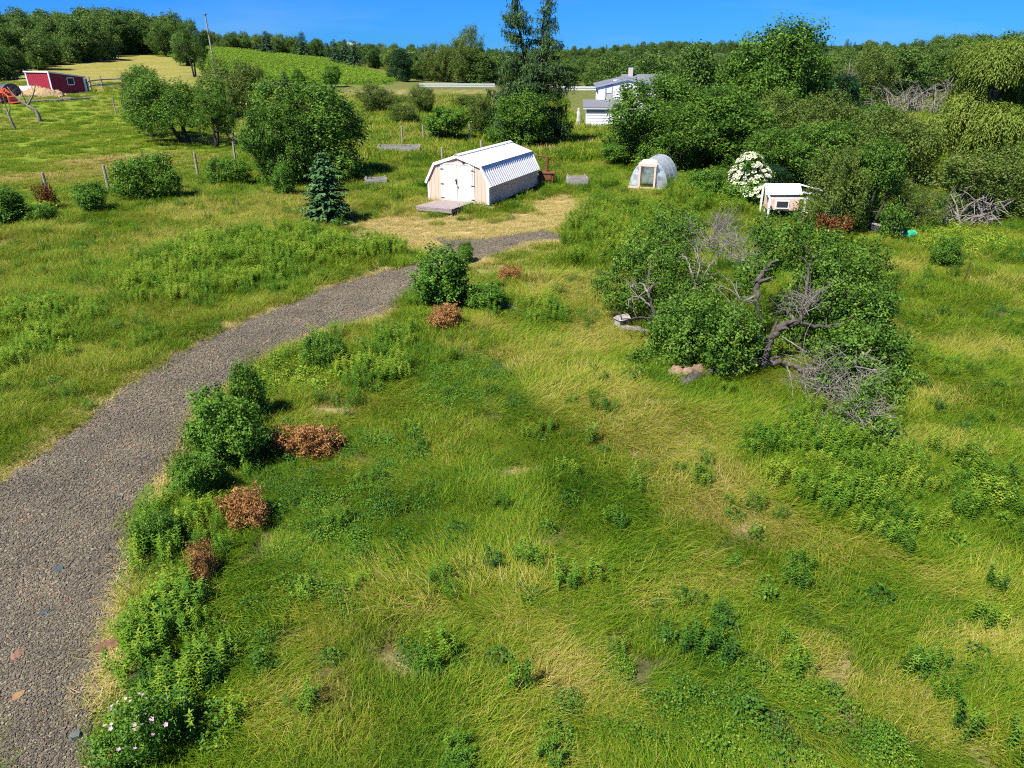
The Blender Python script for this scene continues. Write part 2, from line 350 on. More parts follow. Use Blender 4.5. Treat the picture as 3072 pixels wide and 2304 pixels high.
TREES = [
    ('broad', 'broad dark green tree left of the shed, behind the small spruce', None, -11.84, 44.22, 5.19, 7.27, 0.5),
    ('broad', 'lower leafy tree at the left foot of the broad dark green tree', None, -13.2, 41.94, 4.14, 3.85, 0.5),
    ('shrub', 'small bright shrub below the broad dark tree, left of the spruce', None, -12.05, 38.74, 1.47, 1.7, 0.5),
    ('spruce', 'small blue green spruce standing in the meadow left of the shed', None, -8.3, 32.16, 3.11, 2.11, 0.5),
    ('apple', 'gnarled apple tree with the leftmost forked trunk in the pasture', None, -31.35, 65.77, 5.37, 5.87, 0.5),
    ('apple', 'gnarled apple tree with thick dark trunk in the middle of the pasture trio', None, -27.27, 62.44, 5.01, 6.71, 0.5),
    ('apple', 'small scraggly apple tree rightmost of the pasture trio', None, -24.02, 60.47, 3.77, 3.52, 0.5),
    ('scrub', 'olive brown bush behind the pasture apple trees, below the utility pole', None, -30.6, 85.0, 5.29, 7.13, 0.5),
    ('scrub', 'olive bush behind the leftmost apple tree of the pasture', None, -43.74, 90.0, 3.91, 4.35, 0.5),
    ('shrub', 'leafy shrub in the middle of the pasture fence line', None, -19.08, 37.8, 2.28, 2.89, 0.5),
    ('shrub', 'dark green shrub at the left edge of the photograph by the fence', None, -22.38, 31.9, 1.42, 2.54, 0.5),
    ('shrub', 'low dark shrub beside the rusty dock stalks on the left', None, -21.15, 32.11, 0.74, 1.65, 0.5),
    ('shrub', 'low pale shrub at the foot of the second fence post', None, -20.06, 34.41, 1.25, 1.92, 0.5),
    ('shrub', 'rounded shrub by the fence left of the broad dark tree', None, -15.99, 41.69, 1.55, 2.2, 0.5),
    ('scrub', 'thin scrubby tree in rough grass above the broad dark tree', None, -10.9, 91.23, 3.05, 3.82, 0.5),
    ('scrub', 'scrubby bush right behind the crown of the broad dark tree', None, -16.2, 92.88, 3.14, 5.32, 0.5),
    ('shrub', 'bright green bush with brown twigs behind the shed roof', None, -5.67, 64.63, 2.52, 5.06, 0.5),
    ('scrub', 'twiggy brownish bush left of the tall larch', None, -2.91, 68.0, 3.28, 2.73, 0.5),
    ('shrub', 'low green bush right of the bright green bush, under the larch', None, -2.26, 68.52, 2.43, 2.75, 0.5),
    ('larch', 'tall twin topped larch rising above everything behind the shed', None, 1.56, 62.0, 11.09, 6.39, 0.5),
    ('broad', 'leafy tree growing round the foot of the larch', None, 1.18, 59.66, 3.93, 5.76, 0.5),
    ('broad', 'leafy tree at the right foot of the larch', None, 3.57, 61.78, 2.85, 3.05, 0.5),
    ('broad', 'big leafy tree in front of the white house', 'trees in the hedgerow right of the shed', 9.38, 51.32, 5.1, 7.43, 0.5),
    ('broad', 'big leafy tree behind the elder bush', 'trees in the hedgerow right of the shed', 13.7, 50.0, 4.69, 7.71, 0.5),
    ('broad', 'tallest tree of the hedgerow with a wind bent pointed top', 'trees in the hedgerow right of the shed', 23.02, 64.0, 8.61, 9.45, 0.5),
    ('broad', 'broad tree behind and left of the tallest hedgerow tree', 'trees in the hedgerow right of the shed', 19.57, 66.0, 5.46, 8.84, 0.5),
    ('round', 'tree with rounded crown above the white house roof', 'trees in the hedgerow right of the shed', 20.29, 86.0, 7.29, 7.22, 0.5),
    ('round', 'tree behind the chimney of the white house', 'trees in the hedgerow right of the shed', 17.84, 98.0, 6.76, 8.19, 0.5),
    ('round', 'far leafy tree left of the house chimney', 'trees in the hedgerow right of the shed', 20.14, 150.0, 5.85, 9.77, 0.5),
    ('scrub', 'olive tree in the hedgerow right of the tallest tree', 'trees in the hedgerow right of the shed', 20.38, 48.0, 4.14, 5.02, 0.5),
    ('broad', 'dense green tree behind the chicken coop run', 'trees in the hedgerow right of the shed', 16.66, 41.0, 3.36, 5.09, 0.5),
    ('scrub', 'olive bush hanging over the chicken coop run', 'trees in the hedgerow right of the shed', 13.9, 30.64, 3.05, 3.03, 0.5),
    ('broad', 'green bushy tree beside the dark low wall at the right', 'trees in the hedgerow right of the shed', 15.15, 30.21, 3.51, 2.99, 0.5),
    ('scrub', 'olive green tree between the hedgerow and the willow', 'trees in the hedgerow right of the shed', 22.04, 42.0, 3.8, 5.01, 0.5),
    ('dark', 'dark glossy tree right of the tallest hedgerow tree', 'trees in the hedgerow right of the shed', 30.51, 70.0, 4.65, 5.3, 0.5),
    ('dark', 'very dark shrub in the gap above the chicken coop', 'trees in the hedgerow right of the shed', 13.6, 38.0, 1.65, 2.64, 0.5),
    ('scrub', 'brown green tree behind the dark glossy tree', 'trees in the hedgerow right of the shed', 44.08, 95.0, 6.74, 6.69, 0.5),
    ('round', 'leafy tree at the skyline between hedgerow and right hill', 'trees in the hedgerow right of the shed', 60.52, 120.0, 6.89, 10.49, 0.5),
    ('purple', 'dark purple leaved tree on the skyline behind the hedgerow', 'trees in the hedgerow right of the shed', 29.32, 105.0, 5.19, 5.53, 0.5),
    ('willow', 'big yellow green weeping willow at the right edge', None, 27.61, 41.97, 7.5, 9.05, 0.5),
    ('scrub', 'olive bush below the weeping willow with dead branches under it', None, 22.09, 33.69, 2.72, 5.19, 0.5),
    ('shrub', 'bright green bush at the right edge under the willow', None, 26.44, 37.21, 2.8, 2.59, 0.5),
    ('shrub', 'low bright shrub left of the dead branches under the willow', None, 20.16, 33.05, 1.06, 2.01, 0.5),
    ('shrub', 'leafy green bush alone in the right meadow', None, 15.52, 24.9, 1.0, 1.26, 0.5),
    ('elder', 'elder bush covered in white flower heads beside the coop', None, 11.39, 36.15, 2.45, 2.94, 0.5),
    ('shrub', 'green undergrowth bush at the left foot of the elder', None, 10.19, 37.74, 1.52, 2.27, 0.5),
    ('broad', 'leafy tree filling the hedgerow behind the greenhouse', 'trees in the hedgerow right of the shed', 10.14, 47.0, 3.81, 5.56, 0.5),
    ('broad', 'leafy bush low behind the elder in the hedgerow', 'trees in the hedgerow right of the shed', 14.53, 42.0, 2.9, 4.43, 0.5),
    ('scrub', 'olive tree filling the hedgerow below the tallest tree', 'trees in the hedgerow right of the shed', 19.59, 54.0, 3.95, 5.85, 0.5),
    ('broad', 'leafy tree in the hedgerow left of the dark glossy tree', 'trees in the hedgerow right of the shed', 28.94, 72.0, 4.74, 7.04, 0.5),
    ('broad', 'green tree between the dead thicket and the hedgerow', 'trees in the hedgerow right of the shed', 23.9, 50.0, 3.62, 4.54, 0.5),
    ('scrub', 'olive bush at the right end of the hedgerow by the low wall', 'trees in the hedgerow right of the shed', 17.27, 31.0, 1.85, 2.19, 0.5),
    ('shrub', 'low green bush in the rough grass left of the greenhouse', None, 7.09, 49.77, 1.29, 2.71, 0.5),
    ('scrub', 'low scrub beside the compost bin behind the broad dark tree', None, -11.4, 78.88, 2.02, 3.85, 0.5),
    ('scrub', 'scrubby bush in the rough grass under the white road fence', None, -16.82, 107.77, 1.53, 4.25, 0.5),
    ('shrub', 'bright bush right of the post fence behind the shed', None, -1.0, 61.88, 1.57, 3.05, 0.5),
    ('scrub', 'brownish bush above the bright green bush in the rough grass', None, -6.05, 101.31, 1.65, 4.89, 0.5),
    ('clear', 'lone tree on the hill crest left of the pole with a clear trunk', None, -93.22, 211.42, 8.48, 9.93, 0.5),
    ('clear', 'tall dark tree with bare lower trunk on the hill brow by the pole', None, -61.52, 150.0, 9.17, 5.5, 0.5),
    ('round', 'tree on the hill brow leaning over the crop field', None, -77.38, 185.0, 6.85, 7.14, 0.5),
    ('pine', 'double spruce left on the ridge above the crop field', None, -81.84, 262.0, 7.48, 5.58, 0.5),
    ('pine', 'spruce pair right of the double spruce on the ridge', None, -69.8, 262.0, 8.33, 5.15, 0.5),
    ('pine', 'left spruce of the three in a row at the ridge end', None, -53.16, 235.0, 7.18, 3.22, 0.5),
    ('pine', 'middle spruce of the three in a row at the ridge end', None, -50.39, 237.0, 7.58, 3.66, 0.5),
    ('pine', 'right spruce of the three in a row at the ridge end', None, -46.8, 232.0, 7.6, 4.18, 0.5),
    ('dark', 'dark round tree right of the crop field end', None, -25.04, 175.0, 6.1, 6.43, 0.5),
    ('scrub', 'tall brown green tree by the white road fence', None, -10.98, 180.0, 10.42, 8.57, 0.5),
    ('scrub', 'brown green tree left of the tallest one by the white road fence', None, -16.6, 182.0, 7.12, 8.66, 0.5),
    ('round', 'green tree right of the brown trees by the road', None, -6.63, 178.0, 6.11, 8.48, 0.5),
    ('round', 'green tree between the dark tree and brown trees by the road', None, -21.66, 185.0, 4.08, 6.39, 0.5),
    ('round', 'pale willow like tree far behind the larch on the right', None, 21.96, 200.0, 5.09, 9.51, 0.5),
    ('round', 'bushy tree right behind the larch crown', None, 12.44, 175.0, 4.26, 6.82, 0.5),
    ('shrub', 'grey green bush at the foot of the crop field', None, -34.86, 150.0, 3.3, 4.88, 0.5),
    ('pine', 'small dark fir in front of the crop field', None, -41.26, 140.0, 2.95, 2.43, 0.5),
    ('shrub', 'grey bush beside the small dark fir', None, -38.97, 140.0, 2.99, 3.65, 0.5),
    ('round', 'leafy tree on the rise at the top right corner', None, 78.29, 120.0, 9.13, 9.96, 0.5),
    ('round', 'leafy tree on the right rise above the willow crown', None, 77.25, 130.0, 7.48, 9.63, 0.5),
    ('round', 'leafy tree at the left end of the right rise', None, 76.35, 140.0, 6.17, 9.13, 0.5),
    ('shrub', 'large leafy shrub at the bend of the gravel drive', None, -1.94, 20.66, 1.55, 2.49, 0.5),
    ('shrub', 'low leafy shrub at the right side of the shrub by the bend', None, -0.82, 20.4, 0.68, 1.51, 0.5),
    ('shrub', 'slim upright shrub on the gravel behind the shrub by the bend', None, -1.66, 25.41, 0.68, 0.73, 0.5),
    ('shrub', 'small round shrub on the right edge of the drive', None, -4.5, 15.92, 0.87, 0.94, 0.5),
    ('shrub', 'taller shrub of the pair midway along the drive edge', None, -5.5, 13.08, 1.18, 1.04, 0.5),
    ('shrub', 'wide glossy shrub of the pair midway along the drive edge', None, -5.3, 11.46, 1.26, 1.57, 0.5),
    ('shrub', 'low bright shrub below the wide glossy shrub on the drive edge', None, -5.37, 10.23, 0.8, 0.98, 0.5),
    ('shrub', 'low spreading shrub lowest along the drive edge', None, -5.5, 8.87, 0.65, 0.62, 0.5),
    ('deadshrub', 'orange brown dead shrub below the shrub at the bend', None, -1.97, 18.72, 0.59, 1.4, 0.5),
    ('deadshrub', 'small rusty dead shrub behind the bend, right of the leafy shrub', None, -0.07, 23.03, 0.52, 1.01, 0.5),
    ('deadshrub', 'orange brown dead shrub right of the wide glossy shrub', None, -3.91, 11.89, 0.55, 1.29, 0.5),
    ('deadshrub', 'brightest orange dead shrub below the wide glossy shrub', None, -4.34, 9.48, 0.55, 0.97, 0.5),
    ('deadshrub', 'small red brown dead shrub in the verge near the foreground', None, -4.45, 8.19, 0.51, 0.56, 0.5),
    ('rose', 'wild rose bush with pink flowers in the bottom left corner', None, -3.96, 5.24, 0.81, 0.69, 0.5),
    ('goldenrod', 'tall goldenrod clump by the lone stem right of centre', None, 1.46, 12.03, 0.59, 0.39, 0.5),
    ('goldenrod', 'goldenrod clump in the bottom right meadow', None, 4.96, 6.49, 0.44, 0.37, 0.5),
    ('goldenrod', 'dark upright plant in the bottom right corner', None, 5.04, 5.54, 0.58, 0.22, 0.5),
    ('goldenrod', 'leafy plant at the right edge of the bottom corner', None, 5.52, 5.25, 0.42, 0.33, 0.5),
    ('goldenrod', 'lone dark plant in mid meadow right side', None, 6.83, 7.94, 0.48, 0.29, 0.5),
    ('goldenrod', 'lone goldenrod standing in the middle of the meadow', None, 2.21, 10.42, 0.55, 0.26, 0.5),
    ('goldenrod', 'small goldenrod low in the centre of the meadow', None, 0.1, 6.24, 0.46, 0.24, 0.5),
    ('goldenrod', 'pair of goldenrod stems in the bottom centre grass', None, 0.75, 8.11, 0.48, 0.29, 0.5),
]



# ------------------------------------------------------------------ helpers
def nodes_of(name):
    m = bpy.data.materials.new(name); m.use_nodes = True
    t = m.node_tree; t.nodes.clear()
    out = t.nodes.new("ShaderNodeOutputMaterial")
    return m, t, out

def ramp_node(t, stops, interp='LINEAR'):
    r = t.nodes.new("ShaderNodeValToRGB"); e = r.color_ramp.elements; r.color_ramp.interpolation = interp
    while len(e) > 1: e.remove(e[-1])
    e[0].position = stops[0][0]; e[0].color = (*stops[0][1], 1)
    for p, c in stops[1:]:
        q = e.new(p); q.color = (*c, 1)
    return r

def noise_node(t, scale, detail=4, rough=0.6, coord=None, dist=0.0):
    n = t.nodes.new("ShaderNodeTexNoise"); n.inputs['Scale'].default_value = scale
    n.inputs['Detail'].default_value = detail; n.inputs['Roughness'].default_value = rough
    n.inputs['Distortion'].default_value = dist
    if coord is not None: t.links.new(coord, n.inputs['Vector'])
    return n

def coords(t, kind='Object', scale=None):
    c = t.nodes.new("ShaderNodeTexCoord")
    if scale is None: return c.outputs[kind]
    mp = t.nodes.new("ShaderNodeMapping"); mp.inputs['Scale'].default_value = scale
    t.links.new(c.outputs[kind], mp.inputs['Vector']); return mp.outputs[0]

def surface(name, stops, scale=4.0, rough=0.8, bump=0.3, stretch=None, detail=6, spec=0.3, metallic=0.0, bscale=None):
    """Procedural paint / wood / stone / metal: noise through a ramp, with bump."""
    m, t, out = nodes_of(name)
    co = coords(t, 'Object', stretch)
    n = noise_node(t, scale, detail, 0.65, co)
    r = ramp_node(t, stops); t.links.new(n.outputs[0], r.inputs[0])
    b = t.nodes.new("ShaderNodeBsdfPrincipled"); b.inputs['Roughness'].default_value = rough
    b.inputs['Specular IOR Level'].default_value = spec; b.inputs['Metallic'].default_value = metallic
    t.links.new(r.outputs[0], b.inputs['Base Color'])
    if bump:
        n2 = noise_node(t, bscale or scale * 4, 5, 0.7, co)
        bp = t.nodes.new("ShaderNodeBump"); bp.inputs['Strength'].default_value = bump; bp.inputs['Distance'].default_value = 0.02
        t.links.new(n2.outputs[0], bp.inputs['Height']); t.links.new(bp.outputs[0], b.inputs['Normal'])
    t.links.new(b.outputs[0], out.inputs['Surface'])
    return m

def leaf_material(name, stops, translucent=0.35, rough=0.55, spread=0.0, spec=0.15):
    """Leaf or blade colour from its own tint, shifted by the tint of the plant it belongs to."""
    m, t, out = nodes_of(name)
    a = t.nodes.new("ShaderNodeAttribute"); a.attribute_name = "tint"
    fac = a.outputs['Fac']
    if spread:
        i = t.nodes.new("ShaderNodeAttribute"); i.attribute_name = "itint"; i.attribute_type = 'INSTANCER'
        ma = t.nodes.new("ShaderNodeMath"); ma.operation = 'MULTIPLY_ADD'
        t.links.new(fac, ma.inputs[0]); ma.inputs[1].default_value = spread; t.links.new(i.outputs['Fac'], ma.inputs[2])
        fac = ma.outputs[0]
    r = ramp_node(t, stops); t.links.new(fac, r.inputs[0])
    b = t.nodes.new("ShaderNodeBsdfPrincipled"); b.inputs['Roughness'].default_value = rough
    b.inputs['Specular IOR Level'].default_value = spec
    t.links.new(r.outputs[0], b.inputs['Base Color'])
    tr = t.nodes.new("ShaderNodeBsdfTranslucent"); t.links.new(r.outputs[0], tr.inputs['Color'])
    mx = t.nodes.new("ShaderNodeMixShader"); mx.inputs[0].default_value = translucent
    t.links.new(b.outputs[0], mx.inputs[1]); t.links.new(tr.outputs[0], mx.inputs[2])
    t.links.new(mx.outputs[0], out.inputs['Surface'])
    return m

def mesh_np(name, verts, faces, mat=None, tint=None, smooth=False):
    """Mesh from numpy arrays; faces is (n,3) or (n,4)."""
    me = bpy.data.meshes.new(name)
    verts = np.ascontiguousarray(verts, np.float32); faces = np.ascontiguousarray(faces, np.int32)
    nf, k = faces.shape
    me.vertices.add(len(verts)); me.vertices.foreach_set("co", verts.ravel())
    me.loops.add(nf * k); me.loops.foreach_set("vertex_index", faces.ravel())
    me.polygons.add(nf); me.polygons.foreach_set("loop_start", np.arange(0, nf * k, k, dtype=np.int32))
    me.polygons.foreach_set("loop_total", np.full(nf, k, np.int32))
    if smooth: me.polygons.foreach_set("use_smooth", np.ones(nf, bool))
    me.update(calc_edges=True); me.validate()
    if tint is not None:
        at = me.attributes.new("tint", 'FLOAT', 'POINT'); at.data.foreach_set("value", np.ascontiguousarray(tint, np.float32))
    if mat: me.materials.append(mat)
    return me

def link(o, parent=None, loc=None):
    C.objects.link(o)
    if parent is not None: o.parent = parent
    if loc is not None: o.location = loc
    return o

def obj(name, me, parent=None, loc=None):
    return link(bpy.data.objects.new(name, me), parent, loc)

def tag(o, label=None, cat=None, group=None, kind=None):
    if label: o["label"] = label
    if cat: o["category"] = cat
    if group: o["group"] = group
    if kind: o["kind"] = kind
    return o

def thing(name, label, cat, loc, rz=0.0, group=None):
    o = bpy.data.objects.new(name, None); o.empty_display_size = 0.3
    C.objects.link(o); o.location = loc; o.rotation_euler = (0, 0, rz)
    return tag(o, label, cat, group)

def copy_tree(o, parent=None):
    c = o.copy(); C.objects.link(c); c.parent = parent
    for ch in list(o.children): copy_tree(ch, c)
    return c

class MB:
    """Collects boxes, bars, tubes and prisms; build() links them as one mesh."""
    def __init__(s): s.v = []; s.f = []
    def add(s, vs, fs):
        n = len(s.v); s.v += [tuple(map(float, p)) for p in vs]; s.f += [tuple(i + n for i in f) for f in fs]; return s
    def box(s, x0, x1, y0, y1, z0, z1):
        return s.add([(x0,y0,z0),(x1,y0,z0),(x1,y1,z0),(x0,y1,z0),(x0,y0,z1),(x1,y0,z1),(x1,y1,z1),(x0,y1,z1)],
                     [(0,3,2,1),(4,5,6,7),(0,1,5,4),(1,2,6,5),(2,3,7,6),(3,0,4,7)])
    def bar(s, p, q, w, h, up=(0,0,1)):
        p = Vector(p); q = Vector(q); d = (q - p).normalized(); u = Vector(up)
        sd_ = d.cross(u)
        if sd_.length < 1e-4: sd_ = d.cross(Vector((1, 0, 0)))
        sd_.normalize(); u = sd_.cross(d).normalized()
        a = sd_ * w / 2; b = u * h / 2
        vs = [p-a-b, p+a-b, p+a+b, p-a+b, q-a-b, q+a-b, q+a+b, q-a+b]
        return s.add(vs, [(0,3,2,1),(4,5,6,7),(0,1,5,4),(1,2,6,5),(2,3,7,6),(3,0,4,7)])
    def prism(s, pts, y0, y1):
        """Polygon in x,z pushed from y0 to y1."""
        n = len(pts); vs = [(x, y0, z) for x, z in pts] + [(x, y1, z) for x, z in pts]
        fs = [tuple(range(n)), tuple(range(2 * n - 1, n - 1, -1))]
        fs += [(i, i + n, (i + 1) % n + n, (i + 1) % n) for i in range(n)]
        return s.add(vs, fs)
    def tube(s, pts, radii, n=7, cap=True):
        P = [Vector(p) for p in pts]; prev = None; rings = []
        for i, p in enumerate(P):
            d = (P[min(i + 1, len(P) - 1)] - P[max(i - 1, 0)]).normalized()
            if prev is None:
                a = d.cross(Vector((0, 0, 1)));
                if a.length < 1e-3: a = d.cross(Vector((1, 0, 0)))
            else:
                a = prev - d * prev.dot(d)
            a.normalize(); prev = a; b = d.cross(a)
            rings.append([p + (a * math.cos(2*math.pi*k/n) + b * math.sin(2*math.pi*k/n)) * radii[i] for k in range(n)])
        vs = [q for r_ in rings for q in r_]; fs = []
        for i in range(len(P) - 1):
            for k in range(n):
                fs.append((i*n+k, i*n+(k+1) % n, (i+1)*n+(k+1) % n, (i+1)*n+k))
        if cap: fs += [tuple(range(n - 1, -1, -1)), tuple(range((len(P)-1)*n, len(P)*n))]
        return s.add(vs, fs)
    def mesh(s, name, mat, smooth=False):
        me = bpy.data.meshes.new(name); me.from_pydata(s.v, [], s.f); me.update()
        if smooth: me.polygons.foreach_set("use_smooth", np.ones(len(me.polygons), bool))
        if mat: me.materials.append(mat)
        return me
    def build(s, name, mat, parent=None, smooth=False, loc=None):
        return obj(name, s.mesh(name, mat, smooth), parent, loc)

def curve(pts, n=4, wob=0.0, g=random):
    """Catmull-Rom through pts."""
    P = [Vector(p) for p in pts]; P = [P[0] * 2 - P[1]] + P + [P[-1] * 2 - P[-2]]; o = []
    for i in range(1, len(P) - 2):
        for k in range(n):
            t = k / n; a, b, c, d = P[i-1], P[i], P[i+1], P[i+2]
            q = 0.5 * ((2*b) + (c-a)*t + (2*a-5*b+4*c-d)*t*t + (3*b-a-3*c+d)*t**3)
            if wob and (i > 1 or k): q = q + Vector((g.gauss(0, wob), g.gauss(0, wob), g.gauss(0, wob)))
            o.append(q)
    o.append(P[-2]); return o

def limb(mb, pts, r0, r1, n=6, seg=4, wob=0.0):
    c = curve(pts, seg, wob); m = len(c) - 1
    mb.tube(c, [(r0 + (r1 - r0) * i / m) * (1 + (random.uniform(-.14, .14) if wob else 0)) for i in range(m + 1)], n)

# ---- instanced ground cover: one object, its points carry turn, size, variant and tint
def scatter(name, pts, rot, scl, var, itint, variants, label, cat, kind="stuff"):
    me = bpy.data.meshes.new(name); n = len(pts)
    me.vertices.add(n); me.vertices.foreach_set("co", np.ascontiguousarray(pts, np.float32).ravel())
    a = me.attributes.new("rot", 'FLOAT_VECTOR', 'POINT'); a.data.foreach_set("vector", np.ascontiguousarray(rot, np.float32).ravel())
    a = me.attributes.new("scl", 'FLOAT', 'POINT'); a.data.foreach_set("value", np.ascontiguousarray(scl, np.float32))
    a = me.attributes.new("vi", 'INT', 'POINT'); a.data.foreach_set("value", np.ascontiguousarray(var, np.int32))
    a = me.attributes.new("itint", 'FLOAT', 'POINT'); a.data.foreach_set("value", np.ascontiguousarray(itint, np.float32))
    o = obj(name, me); tag(o, label, cat, None, kind)
    g = bpy.data.node_groups.new(name, 'GeometryNodeTree')
    g.interface.new_socket("Geometry", in_out='INPUT', socket_type='NodeSocketGeometry')
    g.interface.new_socket("Geometry", in_out='OUTPUT', socket_type='NodeSocketGeometry')
    gi = g.nodes.new('NodeGroupInput'); go = g.nodes.new('NodeGroupOutput')
    iop = g.nodes.new('GeometryNodeInstanceOnPoints'); j = g.nodes.new('GeometryNodeJoinGeometry')
    for vm in reversed(variants):          # joined instances count from the last link
        src = bpy.data.objects.new(vm.name, vm)
        oi = g.nodes.new('GeometryNodeObjectInfo'); oi.inputs['Object'].default_value = src
        ti = g.nodes.new('GeometryNodeGeometryToInstance')
        g.links.new(oi.outputs['Geometry'], ti.inputs[0]); g.links.new(ti.outputs[0], j.inputs[0])
    def attr(nm, ty):
        q = g.nodes.new('GeometryNodeInputNamedAttribute'); q.data_type = ty; q.inputs['Name'].default_value = nm
        return q.outputs['Attribute']
    e = g.nodes.new('FunctionNodeEulerToRotation')
    g.links.new(attr("rot", 'FLOAT_VECTOR'), e.inputs[0])
    g.links.new(gi.outputs[0], iop.inputs['Points']); g.links.new(j.outputs[0], iop.inputs['Instance'])
    iop.inputs['Pick Instance'].default_value = True
    g.links.new(attr("vi", 'INT'), iop.inputs['Instance Index'])
    g.links.new(e.outputs[0], iop.inputs['Rotation'])
    g.links.new(attr("scl", 'FLOAT'), iop.inputs['Scale'])
    g.links.new(iop.outputs[0], go.inputs[0])
    md = o.modifiers.new("cover", 'NODES'); md.node_group = g
    return o

# ------------------------------------------------------------------ materials
GRASS = leaf_material("meadow_grass", [(0.0,(.036,.098,.006)),(.22,(.078,.180,.008)),(.42,(.165,.270,.012)),(.58,(.260,.310,.020)),(.74,(.385,.330,.062)),(.88,(.500,.400,.140)),(1.0,(.600,.485,.230))], .36, .6, .60, .12)
HERB = leaf_material("herb_leaf", [(0.0,(.020,.065,.016)),(.3,(.036,.115,.020)),(.55,(.075,.190,.018)),(.8,(.150,.280,.020)),(1.0,(.280,.370,.034))], .34, .55, .5, .2)
LEAF = {
    'broad': leaf_material("leaf_deep_green", [(0,(.034,.085,.012)),(.45,(.082,.175,.020)),(.8,(.140,.260,.028)),(1,(.220,.330,.044))], .34, .5, 0, .15),
    'shrub': leaf_material("leaf_fresh_green", [(0,(.040,.100,.012)),(.45,(.095,.215,.022)),(.8,(.165,.310,.030)),(1,(.260,.390,.050))], .34, .5),
    'round': leaf_material("leaf_distant_green", [(0,(.040,.088,.016)),(.45,(.080,.155,.026)),(.8,(.130,.220,.034)),(1,(.190,.280,.05))], .28, .6),
    'wood': leaf_material("leaf_woodland", [(0,(.034,.078,.016)),(.45,(.080,.155,.024)),(.8,(.135,.215,.034)),(1,(.20,.27,.05))], .28, .6, 1.0, .2),
    'woodpine': leaf_material("needle_woodland", [(0,(.022,.056,.022)),(.5,(.044,.098,.036)),(1,(.095,.155,.055))], .1, .65, 1.0, .2),
    'scrub': leaf_material("leaf_olive", [(0,(.045,.080,.014)),(.4,(.100,.165,.024)),(.75,(.165,.220,.036)),(1,(.235,.230,.070))], .30, .6, 0, .2),
    'dark': leaf_material("leaf_dark", [(0,(0.010,0.032,0.010)),(.6,(0.022,0.067,0.019)),(1,(0.056,0.120,0.032))], .2, .45),
    'purple': leaf_material("leaf_purple", [(0,(0.028,0.016,0.020)),(1,(0.090,0.048,0.060))], .15, .5),
    'apple': leaf_material("leaf_apple", [(0,(.034,.085,.010)),(.45,(.085,.180,.020)),(.8,(.145,.265,.028)),(1,(.240,.330,.055))], .32, .5),
    'spruce': leaf_material("needle_blue_green", [(0,(.034,.090,.026)),(.5,(.072,.165,.048)),(1,(.150,.260,.085))], .2, .65, 0, .15),
    'pine': leaf_material("needle_dark", [(0,(0.020,0.052,0.024)),(.5,(0.040,0.092,0.040)),(1,(0.084,0.150,0.064))], .08, .65),
    'larch': leaf_material("needle_grey_green", [(0,(.028,.066,.018)),(.5,(.064,.130,.034)),(1,(.130,.195,.065))], .25, .6),
    'willow': leaf_material("leaf_willow", [(0,(.090,.150,.018)),(.5,(.190,.270,.036)),(1,(.300,.360,.070))], .42, .55, 0, .2),
    'dead': leaf_material("leaf_dead_orange", [(0,(.060,.070,.016)),(.12,(.200,.100,.030)),(.5,(.400,.200,.065)),(1,(.580,.360,.150))], .35, .7, 0, .15),
    'dock': leaf_material("dock_seed_rust", [(0,(.060,.020,.008)),(.5,(.170,.060,.020)),(1,(.30,.130,.045))], .2, .7),
    'lime': leaf_material("leaf_lime", [(0,(0.150,0.250,0.019)),(.6,(0.300,0.400,0.037)),(1,(0.500,0.500,0.100))], .35, .5),
    'flower': leaf_material("elder_blossom", [(0,(.62,.64,.42)),(1,(.86,.85,.66))], .25, .7),
    'petal': leaf_material("rose_petal", [(0,(.62,.36,.44)),(1,(.72,.52,.58))], .3, .6),
}
BARK = surface("bark_grey", [(.3,(.030,.025,.019)),(.55,(.085,.074,.058)),(.75,(.190,.172,.140))], 9, .9, .9, (1,1,.35))
BARK_DARK = surface("bark_dark", [(.3,(.022,.018,.014)),(.7,(.085,.070,.055))], 8, .9, .9, (1,1,.35))
DEADWOOD = surface("weathered_deadwood", [(.25,(.09,.078,.062)),(.55,(.20,.18,.148)),(.8,(.34,.31,.265))], 7, .85, .7, (1,1,.4))
ROTTEN = surface("rotten_log", [(.3,(.12,.075,.045)),(.6,(.28,.19,.12)),(.8,(.42,.31,.21))], 6, .95, 1.0)
POSTWOOD = surface("fence_post_wood", [(.3,(.20,.17,.13)),(.7,(.42,.37,.29))], 10, .9, .5, (1,1,.15))
GREYWOOD = surface("weathered_board", [(.3,(.22,.20,.18)),(.6,(.40,.37,.34)),(.8,(.55,.52,.48))], 6, .9, .6, (.4,4,4))
RAMPWOOD = surface("ramp_plank", [(.25,(.17,.135,.125)),(.55,(.29,.24,.225)),(.8,(.40,.345,.32))], 5, .85, .5, (.35,6,4))
WIRE = surface("fence_wire", [(0,(.25,.24,.23)),(1,(.4,.38,.36))], 5, .5, 0, metallic=.7)

# ------------------------------------------------------------------ ground
def patch_weight(kind, x, y, grow=1.0):
    wsum = np.zeros_like(np.asarray(x, float)); wob = 0.28 * waves(x, y, 77, 1.1)
    for k, cx, cy, rx, ry in PATCHES:
        if k != kind: continue
        d = np.sqrt(((x - cx) / (rx * grow)) ** 2 + ((y - cy) / (ry * grow)) ** 2) + wob
        wsum = np.maximum(wsum, np.clip((1.25 - d) / 0.5, 0, 1))
    return wsum

def in_poly(x, y, poly):
    ins = np.zeros(np.shape(x), bool); n = len(poly)
    for i in range(n):
        x0, y0 = poly[i]; x1, y1 = poly[(i + 1) % n]
        c = (y0 > y) != (y1 > y)
        with np.errstate(divide='ignore', invalid='ignore'):
            xi = (x1 - x0) * (y - y0) / (y1 - y0 + 1e-12) + x0
        ins ^= c & (x < xi)
    return ins

